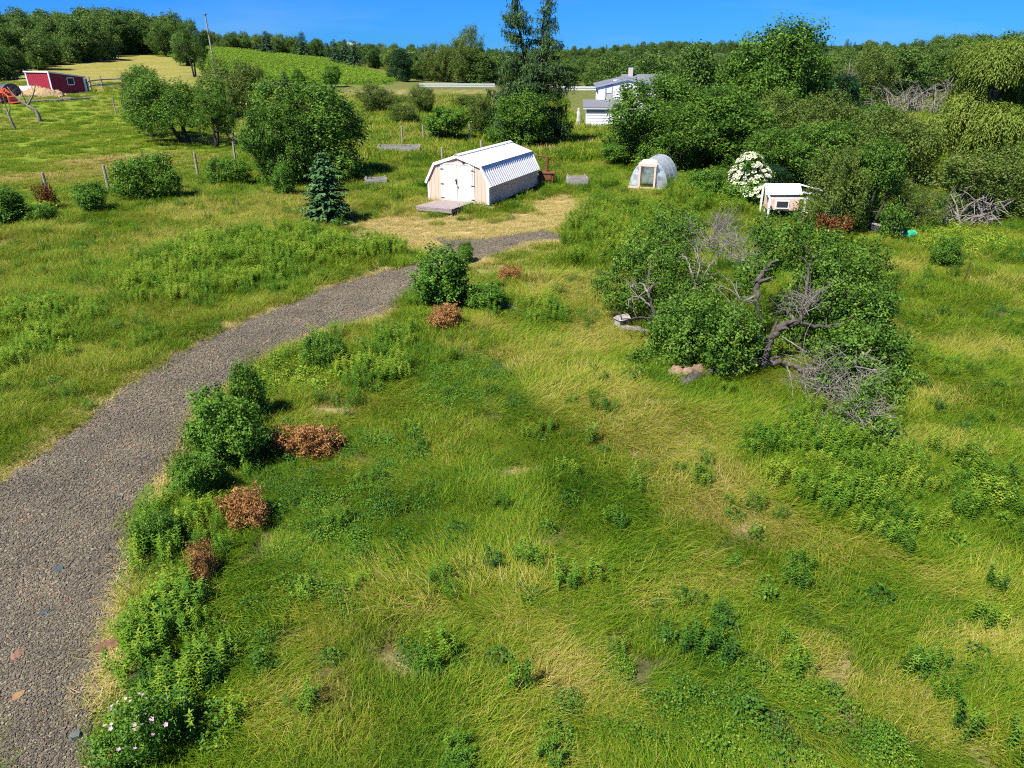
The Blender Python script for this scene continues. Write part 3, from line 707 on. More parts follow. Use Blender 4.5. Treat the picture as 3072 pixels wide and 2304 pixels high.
DRIVE_POLY = [(a, b) for a, b, _, _ in DRIVE] + [(c, d) for _, _, c, d in reversed(DRIVE)]
SPUR_POLY = [(a, b) for a, b, _, _ in GRAVEL_SPUR] + [(c, d) for _, _, c, d in reversed(GRAVEL_SPUR)]
PASTURE = [(-26.5,30.5),(-23.8,37),(-22.2,40),(-19.3,44.9),(-19,50.7),(-17,60),(-16,75),(-30,104),(-30,140),(-120,140),(-120,30.5)]
CROP = [(-128,255),(-118,275),(-95,275),(-66,268),(-45,235),(-26,185),(-26,160),(-40,150),(-62,160),(-85,200)]
HILLTOP = [(-160,110),(-48,112),(-60,150),(-80,195),(-95,222),(-120,235),(-160,200)]

def axis(parts):
    o = [np.arange(a, b, s) for a, b, s in parts]; return np.concatenate(o)
gx = np.unique(np.concatenate([-np.geomspace(150, 3500, 26), axis([(-150,-36,4),(-36,36,.6),(36,150.1,4)]), np.geomspace(151, 3500, 26)]))
gy = np.concatenate([axis([(-40,0,5),(0,60,.6),(60,130,2),(130,330,5)]), np.geomspace(330, 4200, 34)])
X, Y = np.meshgrid(gx, gy); Z = terrain(X, Y)
nx, ny = len(gx), len(gy)
idx = np.arange(nx * ny).reshape(ny, nx)
quads = np.stack([idx[:-1,:-1], idx[:-1,1:], idx[1:,1:], idx[1:,:-1]], -1).reshape(-1, 4)
xs, ys = X.ravel(), Y.ravel()
col = np.empty((nx * ny, 4), np.float32); col[:, 3] = 1
def put(wt, c):
    col[:, :3] = col[:, :3] * (1 - wt[:, None]) + np.array(c) * wt[:, None]
col[:, :3] = (.085, .088, .026)
wv = waves(xs, ys, 3, 9); wv2 = waves(xs, ys, 4, 3.5)
put(np.clip(.5 + wv, 0, 1) * .5, (.150, .135, .045))
put(smooth(ys, 50, 62), (.120, .135, .032))
for kd, c in (('mown',(.20,.19,.05)),('straw',(.30,.24,.10)),('hay',(.46,.36,.19)),('bare',(.40,.31,.18)),('brown',(.17,.125,.045)),('clover',(.030,.055,.018)),('dark',(.045,.065,.015))):
    near = ys < 60; ww = np.zeros_like(xs); ww[near] = patch_weight(kd, xs[near], ys[near]); put(ww, c)
pas = in_poly(xs, ys, PASTURE).astype(float)
put(pas, (.150, .205, .016)); put(pas * np.clip(-.1 + .8 * waves(xs, ys, 8, 14), 0, 1) * .7, (.185, .150, .040))
put(pas * np.clip(1.2 - np.hypot((xs + 27) / 6, (ys - 50) / 7), 0, 1) * .9, (.185, .125, .050))
put(pas * np.clip(1.1 - np.hypot((xs + 62) / 9, (ys - 101) / 3), 0, 1), (.24, .17, .11))
hill = in_poly(xs, ys, HILLTOP).astype(float)
put(hill, (.215, .205, .040)); put(hill * np.clip(.3 + wv, 0, 1) * .6, (.29, .235, .075))
rough = ((ys > 78) & (ys < 150) & (xs > -30) & (xs < 5)).astype(float)
put(rough * .8, (.170, .165, .042)); put(rough * np.clip(wv2, 0, 1) * .8, (.33, .22, .12))
put(in_poly(xs, ys, CROP).astype(float), (.150, .235, .040))
put(smooth(ys, 280, 420), (.055, .085, .025))
m, t, out = nodes_of("meadow_soil")
a = t.nodes.new("ShaderNodeAttribute"); a.attribute_name = "ground_colour"
co = coords(t, 'Object')
n1 = noise_node(t, 1.3, 8, .7, co); n2 = noise_node(t, 14, 6, .75, co)
mr = t.nodes.new("ShaderNodeMapRange"); mr.inputs[1].default_value = .25; mr.inputs[2].default_value = .75; mr.inputs[3].default_value = .55; mr.inputs[4].default_value = 1.4
mr2 = t.nodes.new("ShaderNodeMapRange"); mr2.inputs[1].default_value = .3; mr2.inputs[2].default_value = .7; mr2.inputs[3].default_value = .6; mr2.inputs[4].default_value = 1.4
t.links.new(n1.outputs[0], mr.inputs[0]); t.links.new(n2.outputs[0], mr2.inputs[0])
mm = t.nodes.new("ShaderNodeMath"); mm.operation = 'MULTIPLY'; t.links.new(mr.outputs[0], mm.inputs[0]); t.links.new(mr2.outputs[0], mm.inputs[1])
vm = t.nodes.new("ShaderNodeVectorMath"); vm.operation = 'SCALE'; t.links.new(a.outputs['Color'], vm.inputs[0]); t.links.new(mm.outputs[0], vm.inputs['Scale'])
b = t.nodes.new("ShaderNodeBsdfPrincipled"); b.inputs['Roughness'].default_value = .95; b.inputs['Specular IOR Level'].default_value = .1
bp = t.nodes.new("ShaderNodeBump"); bp.inputs['Strength'].default_value = .8; bp.inputs['Distance'].default_value = .08
t.links.new(n2.outputs[0], bp.inputs['Height']); t.links.new(bp.outputs[0], b.inputs['Normal'])
t.links.new(vm.outputs[0], b.inputs['Base Color']); t.links.new(b.outputs[0], out.inputs['Surface'])
gme = mesh_np("ground", np.stack([xs, ys, Z.ravel()], -1), quads, m, smooth=True)
ca = gme.attributes.new("ground_colour", 'FLOAT_COLOR', 'POINT'); ca.data.foreach_set("color", col.ravel())
tag(obj("ground", gme), "rough meadow land running back to pasture and a grassy hill", "ground", None, "structure")

# ------------------------------------------------------------------ gravel drive
def gravel_mat():
    m, t, out = nodes_of("gravel")
    co = coords(t, 'Object')
    v = t.nodes.new("ShaderNodeTexVoronoi"); v.inputs['Scale'].default_value = 42; t.links.new(co, v.inputs['Vector'])
    sx = t.nodes.new("ShaderNodeSeparateColor"); t.links.new(v.outputs['Color'], sx.inputs[0])
    r = ramp_node(t, [(0,(0.070,0.058,0.040)),(.35,(0.113,0.095,0.063)),(.65,(0.154,0.132,0.086)),(.88,(0.217,0.191,0.123)),(1,(0.205,0.114,0.065))])
    t.links.new(sx.outputs[0], r.inputs[0])
    n = noise_node(t, .9, 5, .65, co); mr = t.nodes.new("ShaderNodeMapRange")
    mr.inputs[1].default_value = .3; mr.inputs[2].default_value = .7; mr.inputs[3].default_value = .7; mr.inputs[4].default_value = 1.3
    t.links.new(n.outputs[0], mr.inputs[0])
    vm = t.nodes.new("ShaderNodeVectorMath"); vm.operation = 'SCALE'; t.links.new(r.outputs[0], vm.inputs[0]); t.links.new(mr.outputs[0], vm.inputs['Scale'])
    b = t.nodes.new("ShaderNodeBsdfPrincipled"); b.inputs['Roughness'].default_value = .9; b.inputs['Specular IOR Level'].default_value = .2
    t.links.new(vm.outputs[0], b.inputs['Base Color'])
    bp = t.nodes.new("ShaderNodeBump"); bp.inputs['Strength'].default_value = .9; bp.inputs['Distance'].default_value = .03; bp.invert = True
    t.links.new(v.outputs['Distance'], bp.inputs['Height']); t.links.new(bp.outputs[0], b.inputs['Normal'])
    t.links.new(b.outputs[0], out.inputs['Surface']); return m
GRAVEL = gravel_mat()
def strip(name, rows, label, lift):
    A = curve([(a, b_, 0) for a, b_, _, _ in rows], 8); B = curve([(c, d, 0) for _, _, c, d in rows], 8)
    n = len(A); M = 12; V = []
    for i in range(n):
        wob = .16 * math.sin(i * 1.7) + .10 * math.sin(i * 3.1 + 1)
        d = (B[i] - A[i]).normalized()
        p = A[i] - d * wob; q = B[i] + d * wob * .8
        for k in range(M + 1):
            s = p.lerp(q, k / M); crown = .05 * (1 - (2 * k / M - 1) ** 2)
            edge = -.09 if k in (0, M) else 0
            V.append((s.x, s.y, ground_z(s.x, s.y) + lift + crown + edge))
    ix = np.arange(n * (M + 1)).reshape(n, M + 1)
    F_ = np.stack([ix[:-1,:-1], ix[:-1,1:], ix[1:,1:], ix[1:,:-1]], -1).reshape(-1, 4)
    return tag(obj(name, mesh_np(name, np.array(V), F_, GRAVEL, smooth=True)), label, "road", None, "structure")
strip("gravel_drive", DRIVE, "brown grey gravel drive curving up to the shed", .035)
strip("gravel_spur", GRAVEL_SPUR, "patch of pale gravel below the shed", .030)

# ------------------------------------------------------------------ leaves, blades, stems
def leaf_quads(P, N, L, W_, g, tint, hang=None):
    """One folded diamond per leaf at P facing N."""
    n = len(P)
    N = N / (np.linalg.norm(N, axis=1, keepdims=True) + 1e-9)
    t_ = g.normal(size=(n, 3)) if hang is None else hang
    t_ = t_ - N * np.sum(t_ * N, 1, keepdims=True); t_ /= (np.linalg.norm(t_, axis=1, keepdims=True) + 1e-9)
    b_ = np.cross(N, t_); L = np.broadcast_to(L, n)[:, None]; W_ = np.broadcast_to(W_, n)[:, None]
    v = np.empty((n, 4, 3))
    v[:, 0] = P - t_ * L * .5; v[:, 2] = P + t_ * L * .5 - N * L * .12
    v[:, 1] = P + b_ * W_ * .5 + N * W_ * .12; v[:, 3] = P - b_ * W_ * .5 + N * W_ * .12
    f = np.arange(n * 4).reshape(n, 4)
    return v.reshape(-1, 3), f, np.repeat(tint, 4)

def merge(parts):
    V, F_, T_, o = [], [], [], 0
    for v, f, tt in parts:
        V.append(v); F_.append(f + o); T_.append(tt); o += len(v)
    return np.concatenate(V), np.concatenate(F_), np.concatenate(T_)

def sphere_dirs(n, g):
    d = g.normal(size=(n, 3)); return d / np.linalg.norm(d, axis=1, keepdims=True)

def field_noise(P, g, wl, n=7):
    s = 0
    for _ in range(n):
        k = g.normal(size=3); k *= 6.283 / (wl * g.uniform(.7, 1.5) * np.linalg.norm(k)); s = s + np.sin(P @ k + g.uniform(0, 6.28))
    return s / math.sqrt(n / 2)

def crown_leaves(lobes, cover, leaf, g, per=7, amp=.30, deep=.50, twig=None, up=.5, jitter=.55, aspect=.62, void=.15, floor=.02):
    """Leafy twigs through the ragged outer part of a crown whose mass is the union of lobes.
    cover: leaf area wanted per square metre of lobe surface."""
    lobes = np.array(lobes, float); r_ = lobes[:, 3]; rm = np.median(r_); lo = (lobes[:, :3] - r_[:, None] * 1.35).min(0); hi = (lobes[:, :3] + r_[:, None] * 1.35).max(0)
    twig = twig or rm * .42
    s1, s2, s3, s4 = g.integers(0, 1 << 30, 4); area = (4 * math.pi * r_ ** 2).sum() * .5
    want = int(cover * area / (leaf * leaf * aspect * .5) / per); P = []; D = []; got = 0; vol_try = want * 4
    for _ in range(14):
        p = g.uniform(lo, hi, (vol_try, 3)); best = np.full(len(p), -9.0); ci = np.zeros(len(p), int)
        for j in range(len(lobes)):
            f = 1 - np.linalg.norm(p - lobes[j, :3], axis=1) / r_[j]; m_ = f > best; best[m_] = f[m_]; ci[m_] = j
        f = best + amp * (.6 * field_noise(p, np.random.default_rng(s1), rm * 1.5) + .45 * field_noise(p, np.random.default_rng(s2), rm * .7)) * .7
        v = field_noise(p, np.random.default_rng(s3), rm * .55)
        ok = (f > 0) & (f < deep * g.uniform(.25, 1, len(p))) & (v > -1.1 + void * 3) & (p[:, 2] > floor)
        P.append(p[ok]); D.append((p - lobes[ci, :3])[ok] / r_[ci[ok]][:, None]); got += ok.sum()
        if got >= want: break
    P = np.concatenate(P)[:want]; D = np.concatenate(D)[:want]; n = len(P)
    d = D * .8 + np.array([0, 0, up * .8]) + g.normal(0, .45, (n, 3)); d /= np.linalg.norm(d, axis=1, keepdims=True)
    ln = twig * g.uniform(.35, 1.25, n); s = np.linspace(-.35, 1, per)
    Q = (P[:, None, :] + d[:, None, :] * (ln[:, None] * s)[:, :, None] + g.normal(0, leaf * .55, (n, per, 3))).reshape(-1, 3)
    tone = .46 + .13 * field_noise(P, np.random.default_rng(s4), rm * 1.3) + g.normal(0, .11, n)
    tt = np.clip(np.repeat(tone, per) + g.normal(0, .13, n * per) + np.tile(.10 * (s - .3), n), 0, 1)
    N = np.repeat(D * .5 + np.array([0, 0, up]), per, 0) + g.normal(0, jitter, (n * per, 3))
    L = leaf * g.uniform(.55, 1.3, n * per); Q[:, 2] = np.maximum(Q[:, 2], floor)
    return leaf_quads(Q, N, L, L * aspect, g, tt)

def make_lobes(g, W_, H_, n, z0=.30, rmin=.10, rmax=.22, flat=.9, top=.98):
    """Lobes of many sizes filling an uneven crown W_ wide and H_ tall."""
    L = []; ph = g.uniform(0, 6.28, 3)
    for i in range(n):
        a = g.uniform(0, 6.283); rr = g.uniform(0, 1) ** .4; r_ = (rmin + (rmax - rmin) * g.uniform() ** 1.5) * W_
        side = 1 + .22 * math.sin(2 * a + ph[0]) + .18 * math.sin(3 * a + ph[1])
        zc = g.uniform(z0, top); env = math.sqrt(max(.03, 1 - ((zc - .42) / .60) ** 2))
        rad = max(0, (W_ / 2) * env * flat * side - r_ * .75)
        z = min(zc * H_ * (1 - .10 * math.sin(a + ph[2])), H_ - r_ * .8)
        L.append((rad * rr * math.cos(a), rad * rr * math.sin(a), max(z, r_ * .7), r_))
    return L

def stems_to(lobes, H_, r0, g, base=.25, trunks=1, n=6):
    mb = MB(); roots = []
    for k in range(trunks):
        a = 6.283 * k / trunks + g.uniform(0, 1); s = 0 if trunks == 1 else .10 * H_
        top = Vector((s * 2.2 * math.cos(a), s * 2.2 * math.sin(a), H_ * .62))
        rt = Vector((s * .35 * math.cos(a), s * .35 * math.sin(a), -.12))
        mid = rt.lerp(top, .5) + Vector((g.normal(0, .04) * H_, g.normal(0, .04) * H_, 0))
        limb(mb, [rt, mid, top], r0, r0 * .35, n + 1, 5); roots.append((rt, mid, top))
    for (x, y, z, r_) in lobes:
        rt, mid, top = min(roots, key=lambda q: (q[2] - Vector((x, y, z))).length)
        s = rt.lerp(mid, .9) if z < H_ * .55 else mid.lerp(top, .55)
        e = Vector((x, y, z)); k = s.lerp(e, .5) + Vector((0, 0, .10 * (e - s).length))
        limb(mb, [s, k, e], r0 * .38, r0 * .08, n - 1, 3)
        for _ in range(3):
            d = Vector(sphere_dirs(1, g)[0]) * r_ * .9
            limb(mb, [k.lerp(e, .6), e + d * .5, e + d], r0 * .14, r0 * .03, 4, 2)
    return mb

PROTO = {}
def proto(kind, W_, H_, crown, wood, wood_mat):
    cm = mesh_np(kind + "_crown", *crown[:2], LEAF['broad'], crown[2]); tm = wood.mesh(kind + "_trunk", wood_mat, True)
    PROTO.setdefault(kind, []).append((W_, H_, cm, tm))

for sd_ in range(3):
    g = np.random.default_rng(100 + sd_); lb = make_lobes(g, 6, 5.5, 13, .14, .15, .26)
    proto('broad', 6, 5.5, crown_leaves(lb, 1.9, .15, g), stems_to(lb, 5.5, .16, g, trunks=1 + sd_), BARK)
for sd_ in range(4):
    g = np.random.default_rng(200 + sd_); lb = make_lobes(g, 2, 1.5, 10, .16, .16, .28)
    proto('shrub', 2, 1.5, crown_leaves(lb, 1.9, .068, g, amp=.34), stems_to(lb, 1.5, .03, g, trunks=3, n=5), BARK_DARK)
for sd_ in range(3):
    g = np.random.default_rng(300 + sd_); lb = make_lobes(g, 6, 6, 11, .14, .15, .26)
    proto('round', 6, 6, crown_leaves(lb, 1.6, .24, g, per=5, amp=.30), stems_to(lb, 6, .16, g), BARK_DARK)
for sd_ in range(3):
    g = np.random.default_rng(400 + sd_); lb = make_lobes(g, 5, 4, 13, .10, .13, .24, 1.0)
    proto('scrub', 5, 4, crown_leaves(lb, 1.5, .11, g, amp=.42, void=.2, jitter=.8), stems_to(lb, 4, .10, g, trunks=3), BARK)
for sd_ in range(2):
    g = np.random.default_rng(500 + sd_); lb = make_lobes(g, 5, 5, 12, .38, .12, .22, 1.05)
    proto('apple', 5, 5, crown_leaves(lb, 1.7, .12, g, amp=.40, void=.2), stems_to(lb, 5, .17, g, trunks=2), BARK_DARK)
g = np.random.default_rng(610); lb = make_lobes(g, 1.2, .6, 9, .12, .14, .24)
proto('deadshrub', 1.2, .6, crown_leaves(lb, 1.6, .055, g, amp=.5, aspect=.42, jitter=.9, void=.2), stems_to(lb, .6, .012, g, trunks=5, n=5), BARK)
g = np.random.default_rng(611); lb = make_lobes(g, .8, .8, 8, .2, .15, .26)
proto('rose', .8, .8, crown_leaves(lb, 1.6, .036, g, amp=.4), stems_to(lb, .8, .010, g, trunks=4, n=5), BARK_DARK)
g = np.random.default_rng(612); lb = make_lobes(g, 2.6, 2.4, 11, .2, .17, .26)
ELDER_LOBES = lb
proto('elder', 2.6, 2.4, crown_leaves(lb, 1.9, .095, g), stems_to(lb, 2.4, .05, g, trunks=3, n=5), BARK)

def conifer(H_, W_, levels, per, sprig, g, droop=.35, lean=0.0, bare=.04, keep=1.0, fill=6, rag=.25):
    P, N, Hn, T_ = [], [], [], []; mb = MB(); ph = 0
    limb(mb, [(0, 0, -.15), (lean * .3, 0, H_ * .5), (lean, 0, H_)], .022 * H_, .004 * H_, 7, 5)
    for i in range(levels):
        f = i / levels; z = H_ * (bare + (1 - bare) * f); R_ = W_ / 2 * (1 - f) ** .82 * (1 + rag * g.normal()) + .05 * W_
        m_ = max(4, int(per * (1 - .5 * f)))
        for k in range(m_):
            if g.uniform() > keep: continue
            a = ph + 6.283 * k / m_ + g.normal(0, .18); rr = R_ * g.uniform(.75, 1.1)
            c = np.array([math.cos(a), math.sin(a), 0]); o = np.array([lean * f, 0, z])
            s = np.linspace(.15, 1, max(3, int(fill * rr / (sprig * 1.6)))); s = s + g.uniform(-.03, .03, len(s))
            pts = o + c * (s * rr)[:, None]; pts[:, 2] += rr * (.25 * s - droop * 1.3 * s * s)
            limb(mb, [o, o + c * rr * .5 + [0, 0, rr * (.125 - droop * .32)], o + c * rr + [0, 0, rr * (.25 - droop * 1.3)]], .012 * W_ * (1 - f) + .004, .003, 4, 2)
            for sgn in (-1, 1):
                side = np.array([-c[1], c[0], 0]) * sgn
                dr = c * .55 + side * .8 + np.array([0, 0, -.25]); dr = dr + g.normal(0, .18, (len(pts), 3))
                P.append(pts + dr * sprig * .45); Hn.append(dr); N.append(np.tile([0, 0, 1.0], (len(pts), 1)) + g.normal(0, .35, (len(pts), 3)) + c * .4)
                T_.append(np.clip(g.normal(.45, .2, len(pts)) + .25 * (s - .6), 0, 1))
        ph += 2.4
    P, N, Hn, T_ = map(np.concatenate, (P, N, Hn, T_)); n = len(P)
    L = sprig * g.uniform(.8, 1.35, n)
    return leaf_quads(P, N, L, L * .42, g, T_, Hn), mb
g = np.random.default_rng(700); cr, mb = conifer(3.1, 1.75, 30, 11, .15, g, .22, fill=7, rag=.22); proto('spruce', 1.75, 3.1, cr, mb, BARK_DARK)
for sd_ in range(2):
    g = np.random.default_rng(710 + sd_); cr, mb = conifer(8, 3.6, 20, 9, .42, g, .35, bare=.1, fill=5); proto('pine', 3.6, 8, cr, mb, BARK_DARK)

def larch(H_, W_, g):
    P, N, Hn, T_ = [], [], [], []; mb = MB()
    limb(mb, [(0, 0, -.2), (-.15, 0, 3), (-.5, 0, 6.5), (-1.0, .1, 9.0), (-1.15, 0, H_ - .35)], .24, .03, 8, 5)
    limb(mb, [(-.1, 0, 2.6), (.35, .1, 5), (.75, 0, 7.5), (.85, 0, 9.4), (1.2, 0, H_)], .17, .03, 7, 5)
    def leader(f, which):
        z = f * H_
        if which == 0: return np.array([np.interp(z, [0, 3, 6.5, 9, 11], [0, -.15, -.5, -1.0, -1.15]), 0, z])
        return np.array([np.interp(z, [0, 2.6, 5, 7.5, 9.4, 11.1], [0, -.1, .35, .75, .85, 1.2]), 0, z])
    for i in range(190):
        f = g.uniform(.10, .985); wh = int(g.uniform() < .5); o = leader(f, wh)
        Rr = W_ / 2 * (1.02 if f < .50 else np.interp(f, [.5, .62, .85, 1], [.95, .66, .44, .12])) * g.uniform(.55, 1.05)
        a = g.uniform(0, 6.283)
        if f > .6: a = (math.pi if wh == 0 else 0) + g.normal(0, 1.0) if g.uniform() < .7 else a
        c = np.array([math.cos(a), math.sin(a), 0]); rise = g.uniform(.05, .45) if f > .6 else g.uniform(-.1, .3)
        e = o + c * Rr + [0, 0, rise * Rr - .12 * Rr]; k = o + c * Rr * .5 + [0, 0, rise * Rr * .35]
        limb(mb, [o, k, e], .035 * (1.1 - f) + .012, .006, 4, 3)
        n = int(Rr * (38 if f < .55 else 22)); s = g.uniform(.12, 1.05, n)
        base = o + (e - o) * s[:, None]; base[:, 2] += (.35 * rise * Rr - rise * Rr * .5 + .1) * 4 * s * (1 - s) * .3
        side = np.array([-c[1], c[0], 0]); off = side * (g.normal(0, .22, n) * (.3 + s))[:, None]
        for q in range(n):
            m_ = 7 if f < .55 else 4; ln = g.uniform(.35, .95) if f < .55 else g.uniform(.15, .5)
            tt = np.linspace(0, 1, m_); p = base[q] + off[q] + np.stack([g.normal(0, .05, m_), g.normal(0, .05, m_), -tt * ln], -1)
            P.append(p); Hn.append(np.tile([0, 0, -1.0], (m_, 1)) + g.normal(0, .45, (m_, 3))); N.append(np.tile(c * .8, (m_, 1)) + g.normal(0, .6, (m_, 3)) + [0, 0, .4])
            T_.append(np.clip(np.full(m_, g.normal(.5, .2)) + g.normal(0, .1, m_), 0, 1))
    P, N, Hn, T_ = map(np.concatenate, (P, N, Hn, T_)); n = len(P); L = .20 * g.uniform(.7, 1.3, n)
    return leaf_quads(P, N, L, L * .34, g, T_, Hn), mb
cr, mb = larch(11.1, 6.2, np.random.default_rng(720)); proto('larch', 6.2, 11.1, cr, mb, BARK_DARK)

def willow(H_, W_, g):
    lb = make_lobes(g, W_, H_, 34, .30, .08, .17, 1.0); P, N, Hn, T_ = [], [], [], []
    for i, (x, y, z, r_) in enumerate(lb):
        n = int(560 * r_ * r_); d = sphere_dirs(n, g); d = d[d[:, 2] > -.35]; n = len(d)
        p0 = np.array([x, y, z]) + d * r_ * g.uniform(.75, 1.08, (n, 1)); tone = g.normal(.52, .12)
        for q in range(n):
            ln = g.uniform(.3, 1.05); m_ = int(4 + ln * 7); tt = np.linspace(0, 1, m_)
            out_ = d[q] * [1, 1, 0] * .45
            p = p0[q] + out_ * np.sqrt(tt)[:, None] * ln * .5 + np.stack([g.normal(0, .05, m_), g.normal(0, .05, m_), -tt ** 1.4 * ln], -1)
            p[:, 2] = np.maximum(p[:, 2], .3); P.append(p)
            Hn.append(np.stack([np.full(m_, out_[0]), np.full(m_, out_[1]), -.35 - tt], -1) + g.normal(0, .3, (m_, 3)))
            N.append(np.tile(d[q] * .8 + [0, 0, .6], (m_, 1)) + g.normal(0, .45, (m_, 3)))
            T_.append(np.clip(np.full(m_, tone + g.normal(0, .14)) + g.normal(0, .08, m_), 0, 1))
    P, N, Hn, T_ = map(np.concatenate, (P, N, Hn, T_)); n = len(P); L = .17 * g.uniform(.7, 1.3, n)
    return leaf_quads(P, N, L, L * .30, g, T_, Hn), stems_to(lb, H_, .28, g, trunks=2)
cr, mb = willow(7.5, 8.4, np.random.default_rng(730)); proto('willow', 8.4, 7.5, cr, mb, BARK)

# goldenrod: leafy upright stems
def goldenrod(g, stems, hgt, spread, leaf=.085, per=34):
    P, N, Hn, T_ = [], [], [], []; 
    for _ in range(stems):
        a = g.uniform(0, 6.283); q = spread * math.sqrt(g.uniform()); h = hgt * g.uniform(.7, 1.1); lx, ly = g.normal(0, .10, 2) * h
        m_ = int(per * g.uniform(.8, 1.2)); s = np.linspace(.06, 1, m_); ang = np.arange(m_) * 2.4 + a
        base = np.stack([q * math.cos(a) + lx * s, q * math.sin(a) + ly * s, s * h], -1)
        dr = np.stack([np.cos(ang), np.sin(ang), .75 * s - .1], -1); L = leaf * (1.15 - .55 * s)
        P.append(base + dr * (L * .5)[:, None]); Hn.append(dr); N.append(np.stack([-.4 * np.cos(ang), -.4 * np.sin(ang), np.ones(m_)], -1) + g.normal(0, .15, (m_, 3)))
        T_.append(np.clip(g.normal(.0, .22) + .45 * (s - .5) + g.normal(0, .10, m_), -.6, .6))
    P, N, Hn, T_ = map(np.concatenate, (P, N, Hn, T_)); L = leaf * g.uniform(.8, 1.3, len(P))
    return leaf_quads(P, N, L, L * .26, g, T_, Hn)

def grass_tuft(g, n, length, spread, e0, bend, fan, width, heads=0.0):
    """n arching blades; fan is how far their headings stray from the lie of the grass."""
    rows = 5; ph = g.normal(0, fan, n); r_ = spread * np.sqrt(g.uniform(0, 1, n)); a = g.uniform(0, 6.283, n)
    L = length * g.uniform(.55, 1.2, n); el = R(1) * (e0 + g.normal(0, 9, n)); bd = R(1) * bend * g.uniform(.5, 1.25, n)
    p = np.stack([r_ * np.cos(a), r_ * np.sin(a), np.full(n, -.02)], -1); V = np.empty((n, rows, 2, 3)); W_ = width * g.uniform(.7, 1.3, n)
    tw = g.normal(0, .5, n)
    for k in range(rows):
        f = k / (rows - 1); ee = el - bd * f
        wd = W_ * (1.0, .95, .8, .5, .08)[k] * .5
        side = np.stack([-np.sin(ph + tw), np.cos(ph + tw), np.zeros(n)], -1) * wd[:, None]
        V[:, k, 0] = p - side; V[:, k, 1] = p + side
        st = L / (rows - 1)
        p = p + np.stack([np.cos(ee) * np.cos(ph), np.cos(ee) * np.sin(ph), np.sin(ee)], -1) * st[:, None]
        p[:, 2] = np.maximum(p[:, 2], .015)
    v = V.reshape(-1, 3); ix = np.arange(n * rows * 2).reshape(n, rows, 2)
    f_ = np.stack([ix[:, :-1, 0], ix[:, :-1, 1], ix[:, 1:, 1], ix[:, 1:, 0]], -1).reshape(-1, 4)
    tt = np.repeat(np.clip(g.normal(0, .28, n), -.8, .8), rows * 2)
    return v, f_, tt

# ------------------------------------------------------------------ buildings
PINK = surface("pink_siding_paint", [(.3,(.62,.43,.33)),(.7,(.70,.50,.39))], 3, .75, .15, (6,6,.5))
CREAM = surface("cream_trim_paint", [(.3,(.72,.68,.56)),(.7,(.80,.77,.66))], 3, .6, .1, (4,4,.6))
DOORPAINT = surface("pale_green_white_door_paint", [(.3,(.60,.63,.52)),(.7,(.67,.69,.58))], 3, .6, .1, (5,5,.4))
WHITE = surface("white_paint", [(.3,(.70,.70,.70)),(.7,(.82,.82,.82))], 4, .6, .1)
TIN = surface("white_roof_metal", [(.3,(.62,.62,.61)),(.7,(.72,.72,.71))], 2, .55, .05, (1,1,1), spec=.3)
BLACK = surface("black_iron", [(0,(.012,.012,.012)),(1,(.03,.03,.03))], 6, .5, .1)
RUST = surface("rusty_iron", [(.3,(.07,.028,.014)),(.6,(.20,.075,.03)),(.8,(.32,.13,.05))], 14, .85, .4)
DARKGLASS = surface("dark_window_glass", [(0,(.02,.025,.03)),(1,(.05,.06,.065))], 1, .08, 0, spec=.6)
SHINGLE = surface("grey_shingle", [(.3,(.10,.105,.12)),(.7,(.19,.195,.21))], 12, .9, .4)
BLUEGREY = surface("blue_grey_fascia", [(.3,(.23,.28,.36)),(.7,(.33,.38,.46))], 5, .6, .1)
RED = surface("barn_red_steel", [(.3,(.24,.016,.030)),(.7,(.34,.028,.045))], 2, .5, .1, (8,8,.4))
ORANGE = surface("tractor_orange_paint", [(.3,(.62,.075,.02)),(.7,(.78,.12,.03))], 6, .4, .05)
TARP = surface("dark_grey_tarp", [(.3,(.045,.045,.055)),(.7,(.09,.09,.10))], 4, .6, .5)
HAY = surface("old_hay", [(.3,(.17,.115,.05)),(.55,(.34,.25,.13)),(.8,(.52,.41,.25))], 14, .95, 1.0)
CONCRETE = surface("pale_concrete", [(.3,(.34,.33,.30)),(.7,(.50,.48,.44))], 6, .9, .3)
BRICKMAT = surface("chimney_tile", [(.3,(.45,.43,.38)),(.7,(.60,.57,.50))], 9, .9, .4)

def outline_z(x, knee=(1.24, 1.92), eave=(1.70, 1.10), ridge=2.32):
    ax = abs(x)
    if ax <= knee[0]: return ridge + (knee[1] - ridge) * ax / knee[0]
    return knee[1] + (eave[1] - knee[1]) * (ax - knee[0]) / (eave[0] - knee[0])

